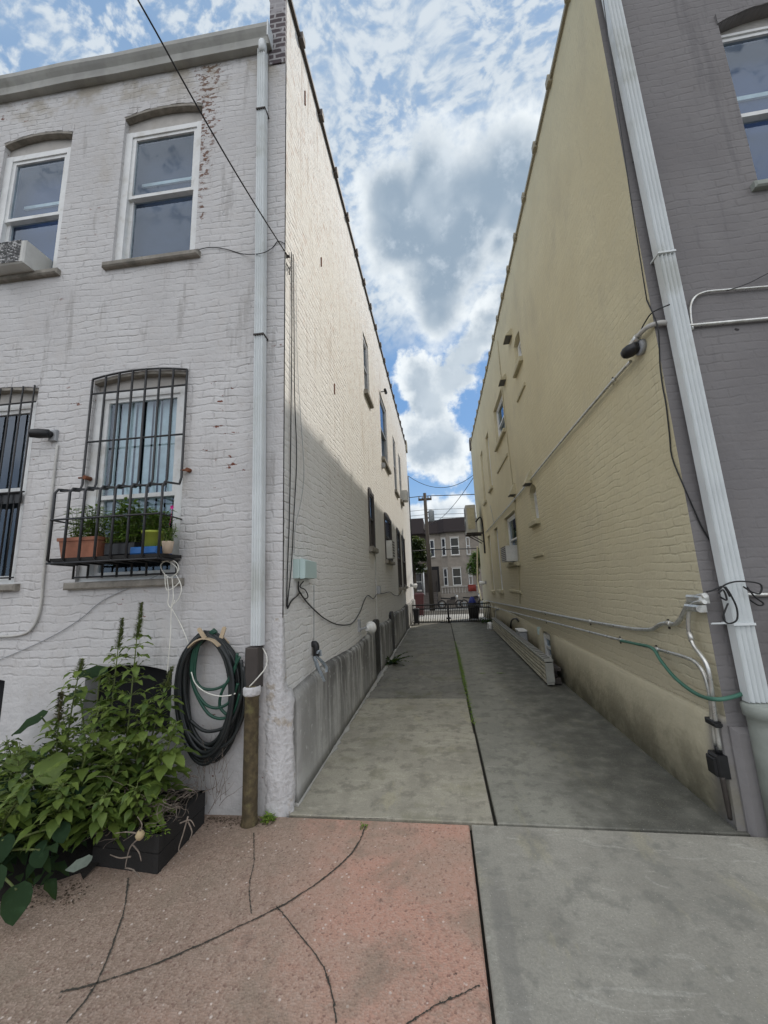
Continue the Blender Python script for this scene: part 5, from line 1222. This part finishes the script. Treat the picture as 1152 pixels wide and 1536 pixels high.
for x in (-1.55, -.35):
    m = MB(); m.tube([(x, HY - 1.95, .2), (x, HY - .1, 1.35)], .025, 6)
    for k in range(6): yy = HY - 1.9 + k * .35; m.tube([(x, yy, -.5 + k * .2), (x, yy, .22 + k * .22)], .015, 5)
    m.build('handrail', M['iron'], HH_)
# neighbour with porch on the left
H2 = thing('row_house', 'darker row house with white porch post half hidden behind the tree', 'house', (-4, HY, slope(HY)))
prism([(-7, HY + .4), (-1.05, HY + .4), (-1.05, HY + 8), (-7, HY + 8)], bz, 5.9).build('wall', plain('dark_brick_house', (.085, .07, .062), .85, scale=6, bump=.4), H2)
m = MB(); q = lambda o, z: [(-7.2, HY - o, z), (-1.22, HY - o, z), (-1.22, HY + 8, z), (-7.2, HY + 8, z)]; m.loft([q(.35, 5.5), q(.3, 5.62), q(-.3, 6.95)], smooth=False); m.build('roof', M['hroof'], H2)
for x in (-2.3, -1.38):
    m = MB(); m.tube([(x, HY - 1.6, .3), (x, HY - 1.6, 2.35)], .06, 8); m.build('porch_post', M['wframe'], H2)
m = MB(); m.box(W, -3.2, -.95, HY - 1.75, HY + .3, 2.35, 2.47); m.build('porch_roof', M['wframe'], H2)
for (x0, x1, z0, z1) in ((-2.1, -1.6, 3.5, 4.9), (-3.3, -2.6, 3.5, 4.9), (-2.2, -1.6, .6, 2.1)): hwin(H2, (x0, HY + .38), (x1, HY + .38), z0, z1)
for (nm, x0, x1, lab) in (('row_house', 4.25, 14, 'plain row house to the right seen past the cream wall'), ('row_house', -20, -7.1, 'plain dark row house to the far left')):
    T = thing(nm, lab, 'house', ((x0 + x1) / 2, HY, slope(HY))); prism([(x0, HY + .2), (x1, HY + .2), (x1, HY + 8), (x0, HY + 8)], bz, 5.8).build('wall', M['hwall'], T)
    m = MB(); q = lambda o, z: [(x0, HY - o, z), (x1, HY - o, z), (x1, HY + 8, z), (x0, HY + 8, z)]; m.loft([q(.3, 5.6), q(-.2, 6.8)], smooth=False); m.build('roof', M['hroof'], T)
    for k in range(5):
        xx = x0 + .8 + k * 1.9
        for (z0, z1) in ((3.5, 4.95), (.95, 2.38)): hwin(T, (xx, HY + .19), (xx + .75, HY + .19), z0, z1)
# front fence with balusters and stone wall
FN = thing('front_fence', 'pale baluster fence in front of the row house', 'fence', (1.5, 31.2, slope(31.2)))
zb = slope(31.2)
m = MB(); m.box(W, .0, 4, 31.1, 31.3, zb, .38, .02); m.build('low_wall', M['hwall'], FN)
m = MB(); m.box(W, 0, 4, 31.08, 31.32, .86, .94, .01); m.build('rail', M['hstone'], FN)
for k in range(18):
    x = .08 + k * .22; m = MB(); m.lathe((x, 31.2, .38), (0, 0, 1), [(0, .04), (.1, .065), (.25, .03), (.48, .05)], 8); m.build('baluster', M['hstone'], FN)
m = MB(); m.loft([[Vector((x, 31.0, 1.0 + .02 * math.sin(x * 9))), Vector((x, 31.04, 1.0)), Vector((x + .02, 31.02, .5 + .04 * math.sin(x * 14))), Vector((x, 30.98, .5))] for x in (2.05, 2.2, 2.35, 2.5, 2.65)]); solo(m, 'red_cloth', M['redc'], 'red cloth draped over the fence across the street', 'cloth', (2.3, 31, .5))
# motorcycles
def moto(x, y, label):
    z = slope(y) + .02; T = thing('motorcycle', label, 'motorcycle', (x, y, z), 'motorcycles parked across the street')
    for s in (-.65, .65):
        m = MB(); m.tube([(x + s + .28 * math.cos(a * PI / 10), y, z + .31 + .28 * math.sin(a * PI / 10)) for a in range(21)], .055, 6)
        w = m.build('wheel', M['black'], T); h = MB(); h.lathe((x + s, y - .05, z + .31), (0, 1, 0), [(0, .16), (.1, .16)], 12); h.build('rim', M['steelgrey'], w)
    m = MB(); m.loft([[(x - .35, y + k, z + .35), (x + .3, y + k, z + .3), (x + .38, y + k, z + .65), (x - .25, y + k, z + .62)] for k in (-.13, .13)], smooth=False); m.build('engine', M['castdark'], T)
    m = MB(); m.loft([[(x - .02, y + k, z + .62), (x + .42, y + k, z + .68), (x + .36, y + k, z + .88), (x + .02, y + k, z + .82)] for k in (-.13, .13)], smooth=False); m.build('tank', M['black'], T)
    m = MB(); m.loft([[(x - .7, y + k, z + .72), (x - .0, y + k, z + .66), (x - .02, y + k, z + .76), (x - .72, y + k, z + .82)] for k in (-.13, .13)], smooth=False); m.build('seat', M['black'], T)
    m = MB(); m.tube([(x + .65, y, z + .31), (x + .42, y, z + 1.0)], .035, 6); m.tube([(x + .36, y - .33, z + 1.02), (x + .42, y, z + .98), (x + .36, y + .33, z + 1.02)], .018, 6); m.build('fork_and_handlebar', M['steelgrey'], T)
    m = MB(); m.lathe((x + .52, y, z + .86), (1, 0, 0), [(-.1, .05), (-.02, .1), (.04, .1), (.05, .02)], 12); m.build('headlight', M['white'], T)
moto(.62, 29.9, 'dark motorcycle parked left of the other across the street'); moto(2.25, 29.8, 'dark motorcycle parked below the red cloth')
# trees
def tree(x, y, z0, h, r, label, mat, n, trunk=.12, cz=None, sq=1.0):
    T = thing('street_tree', label, 'tree', (x, y, z0), 'street trees'); m = MB(); top = z0 + h; m.tube([(x, y, z0), (x + .08, y, z0 + h * .35), (x - .05, y + .05, z0 + h * .7)], (trunk, trunk * .5), 10, 5)
    cl = []; lm = MB(); c0_ = Vector((x, y, z0 + h * .66))
    for k in range(18):
        o = rdir(random.uniform(-.9, 1.0)); c = c0_ + Vector((o.x * r * .8, o.y * r * .8, o.z * h * .30)) * random.uniform(.5, 1.0); cl.append((c, r * random.uniform(.28, .48))); m.tube([(x, y, z0 + h * random.uniform(.3, .55)), (c + c0_) / 2 + Vector((0, 0, -.1)), c], (trunk * .35, .01), 6, 3)
    for k in range(n):
        c, cr = random.choice(cl); o = rdir(random.uniform(-1.2, 1.2)); q = c + o * cr * random.random() ** .5; l = random.uniform(.10, .19)
        leaf(lm, q, rdir(random.uniform(-.8, .5)), Vector((0, 0, 1)), l, l * .6, .2)
    m.build('trunk', M['bark'], T); lm.build('crown', M[mat], T, recalc=False)
tree(-1.95, 28.9, slope(29), 6.2, 1.3, 'dark leafy tree in front of the porch across the street', 'treeleaf', 15000)
tree(2.75, 30.3, slope(30), 4.9, .75, 'small green tree across the street beside the outdoor unit', 'treeleaf2', 2600, .06)

# ================================================================== WORLD
SUN = Vector((.446, .578, .682)).normalized()
el = math.asin(SUN.z); az = math.atan2(SUN.x, SUN.y)
wd = bpy.data.worlds.new('World'); S.world = wd; wd.use_nodes = True
w = NT.__new__(NT); w.t = wd.node_tree; w.t.nodes.clear(); w.out = w.t.nodes.new('ShaderNodeOutputWorld')
sky = w.n('ShaderNodeTexSky', {'sky_type': 'NISHITA', 'sun_disc': False, 'sun_elevation': el, 'sun_rotation': az, 'air_density': 1.0, 'dust_density': .4, 'ozone_density': 2.0})
geo = w.n('ShaderNodeTexCoord').outputs['Generated']
D = w.n('ShaderNodeVectorMath', {'operation': 'NORMALIZE'}, _0=geo).outputs[0]
sp = w.n('ShaderNodeSeparateXYZ', Vector=D); zc = w.math('MAXIMUM', sp.outputs['Z'], .04)
P2 = w.n('ShaderNodeCombineXYZ', X=w.math('DIVIDE', sp.outputs['X'], zc), Y=w.math('DIVIDE', sp.outputs['Y'], zc), Z=0.0).outputs[0]
# cumulus blobs
wa = w.scale(w.vmath('SUBTRACT', w.noise(D, 5, 2, .5, col=True), (.5, .5, .5)), .10)
Dw = w.vmath('ADD', D, wa)
blobs = [(760, 262, 62), (712, 300, 62), (664, 328, 78), (612, 360, 62), (649, 420, 52), (656, 468, 34), (590, 300, 48), (640, 262, 48), (780, 330, 44), (800, 230, 40), (740, 372, 30), (690, 400, 32),
         (735, 480, 34), (716, 520, 38), (633, 575, 36), (690, 566, 38), (648, 610, 38), (637, 672, 40), (660, 655, 38), (668, 700, 26), (755, 455, 28), (670, 600, 30), (620, 640, 30),
         (656, 772, 26), (690, 775, 24), (622, 778, 22)]
def blobfield(bl):
    fld = None
    for (px, py, r) in bl:
        c = ray(px, py).normalized(); e = (ray(px + r, py).normalized() - c).length
        v = w.math('SUBTRACT', 1.0, w.math('DIVIDE', w.vmath('DISTANCE', Dw, tuple(c)), e * 1.12))
        v = w.math('MULTIPLY', v, e * 1.12)
        fld = v if fld is None else w.math('SMOOTH_MAX', fld, v, .03)
    return fld
fb = blobfield(blobs[:12]); fs = blobfield(blobs[12:])
def bil(sc, det=6):   # rounded billows
    return w.math('SUBTRACT', w.noise(D, sc, det, .58), .5)
bn = w.math('ADD', w.math('MULTIPLY', bil(9), .13), w.math('MULTIPLY', bil(30, 5), .06))
fb2 = w.math('ADD', fb, bn); fs2 = w.math('ADD', fs, w.math('MULTIPLY', bn, 1.0))
fld = w.math('MAXIMUM', fb2, fs2)
dens = w.math('MAXIMUM', w.mr(fb2, -.035, .020), w.mr(fs2, -.008, .016))
dsm = w.mr(w.math('ADD', fs, w.math('MULTIPLY', bil(12, 5), .12)), -.002, .045)
dbg = w.mr(w.math('ADD', fb, w.math('MULTIPLY', bil(10, 5), .085)), -.012, .050)
K = 10.0
def k3(c, s=1.0): return tuple(x * K * s for x in c)
cum = w.mix(w.math('MAXIMUM', dbg, w.math('MULTIPLY', dsm, .80)), k3((.82, .87, .90)), w.mix(w.mr(w.math('ADD', w.noise(D, 5, 3, .5), w.math('MULTIPLY', w.noise(D, 20, 4, .6), .3)), .56, .90), k3((.29, .375, .47)), k3((.46, .54, .62))))
cum = w.mix(w.mr(w.noise(D, 22, 5, .6), .50, .72, 0, .45), cum, k3((.66, .73, .80)))
# mackerel layer
rp = w.n('ShaderNodeMapping', Vector=D, Rotation=(.3, .4, .7), Scale=(1.0, 1.7, 1.2)).outputs[0]
rp = w.vmath('ADD', rp, w.scale(w.noise(D, 7.0, 2, .5, col=True), .10))
rip = w.math('ADD', w.math('MULTIPLY', w.noise(rp, 27, 2, .5), .60), w.math('MULTIPLY', w.noise(rp, 60, 3, .6), .40)); cov = w.noise(D, 3.0, 4, .55)
elv = w.mr(sp.outputs['Z'], .50, .64)   # fades out towards the clear band above the roofs
mk = w.math('MULTIPLY', w.mr(w.math('ADD', rip, w.math('MULTIPLY', w.math('SUBTRACT', cov, .5), .5)), .37, .54), elv)
behind = w.mr(sp.outputs['Y'], .25, -.5)  # unseen clouds behind the camera, brightened to light the shaded rear walls
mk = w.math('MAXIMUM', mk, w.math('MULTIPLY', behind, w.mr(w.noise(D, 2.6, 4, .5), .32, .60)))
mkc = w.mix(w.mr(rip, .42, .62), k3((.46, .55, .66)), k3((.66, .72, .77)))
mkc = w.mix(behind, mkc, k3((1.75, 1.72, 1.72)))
skc = w.mix(.6, sky.outputs[0], k3((.15, .35, .68)))
skc = w.mix(w.math('MULTIPLY', elv, w.mr(cov, .3, .6, .45, .9)), skc, k3((.34, .46, .62)))
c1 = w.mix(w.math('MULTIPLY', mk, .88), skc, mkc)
# pale haze to the horizon
c1 = w.mix(w.mr(sp.outputs['Z'], .30, .0, 0, .55), c1, k3((.50, .66, .80)))
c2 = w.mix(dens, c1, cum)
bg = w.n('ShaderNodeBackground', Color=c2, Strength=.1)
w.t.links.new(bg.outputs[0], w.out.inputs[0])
sl = bpy.data.lights.new('sun', 'SUN'); sl.energy = 2.9; sl.angle = math.radians(.9); sl.color = (1.0, .93, .83)
slo = bpy.data.objects.new('sun', sl); COL.objects.link(slo); slo.location = (5, 5, 20)
slo.rotation_euler = SUN.to_track_quat('Z', 'Y').to_euler()
S.view_settings.view_transform = 'Standard'; S.view_settings.look = 'None'; S.view_settings.gamma = 1.0; S.view_settings.exposure = 0.15
S.cycles.max_bounces = 8; S.cycles.diffuse_bounces = 5; S.cycles.transparent_max_bounces = 12
wd.cycles.sampling_method = 'MANUAL'; wd.cycles.sample_map_resolution = 1024
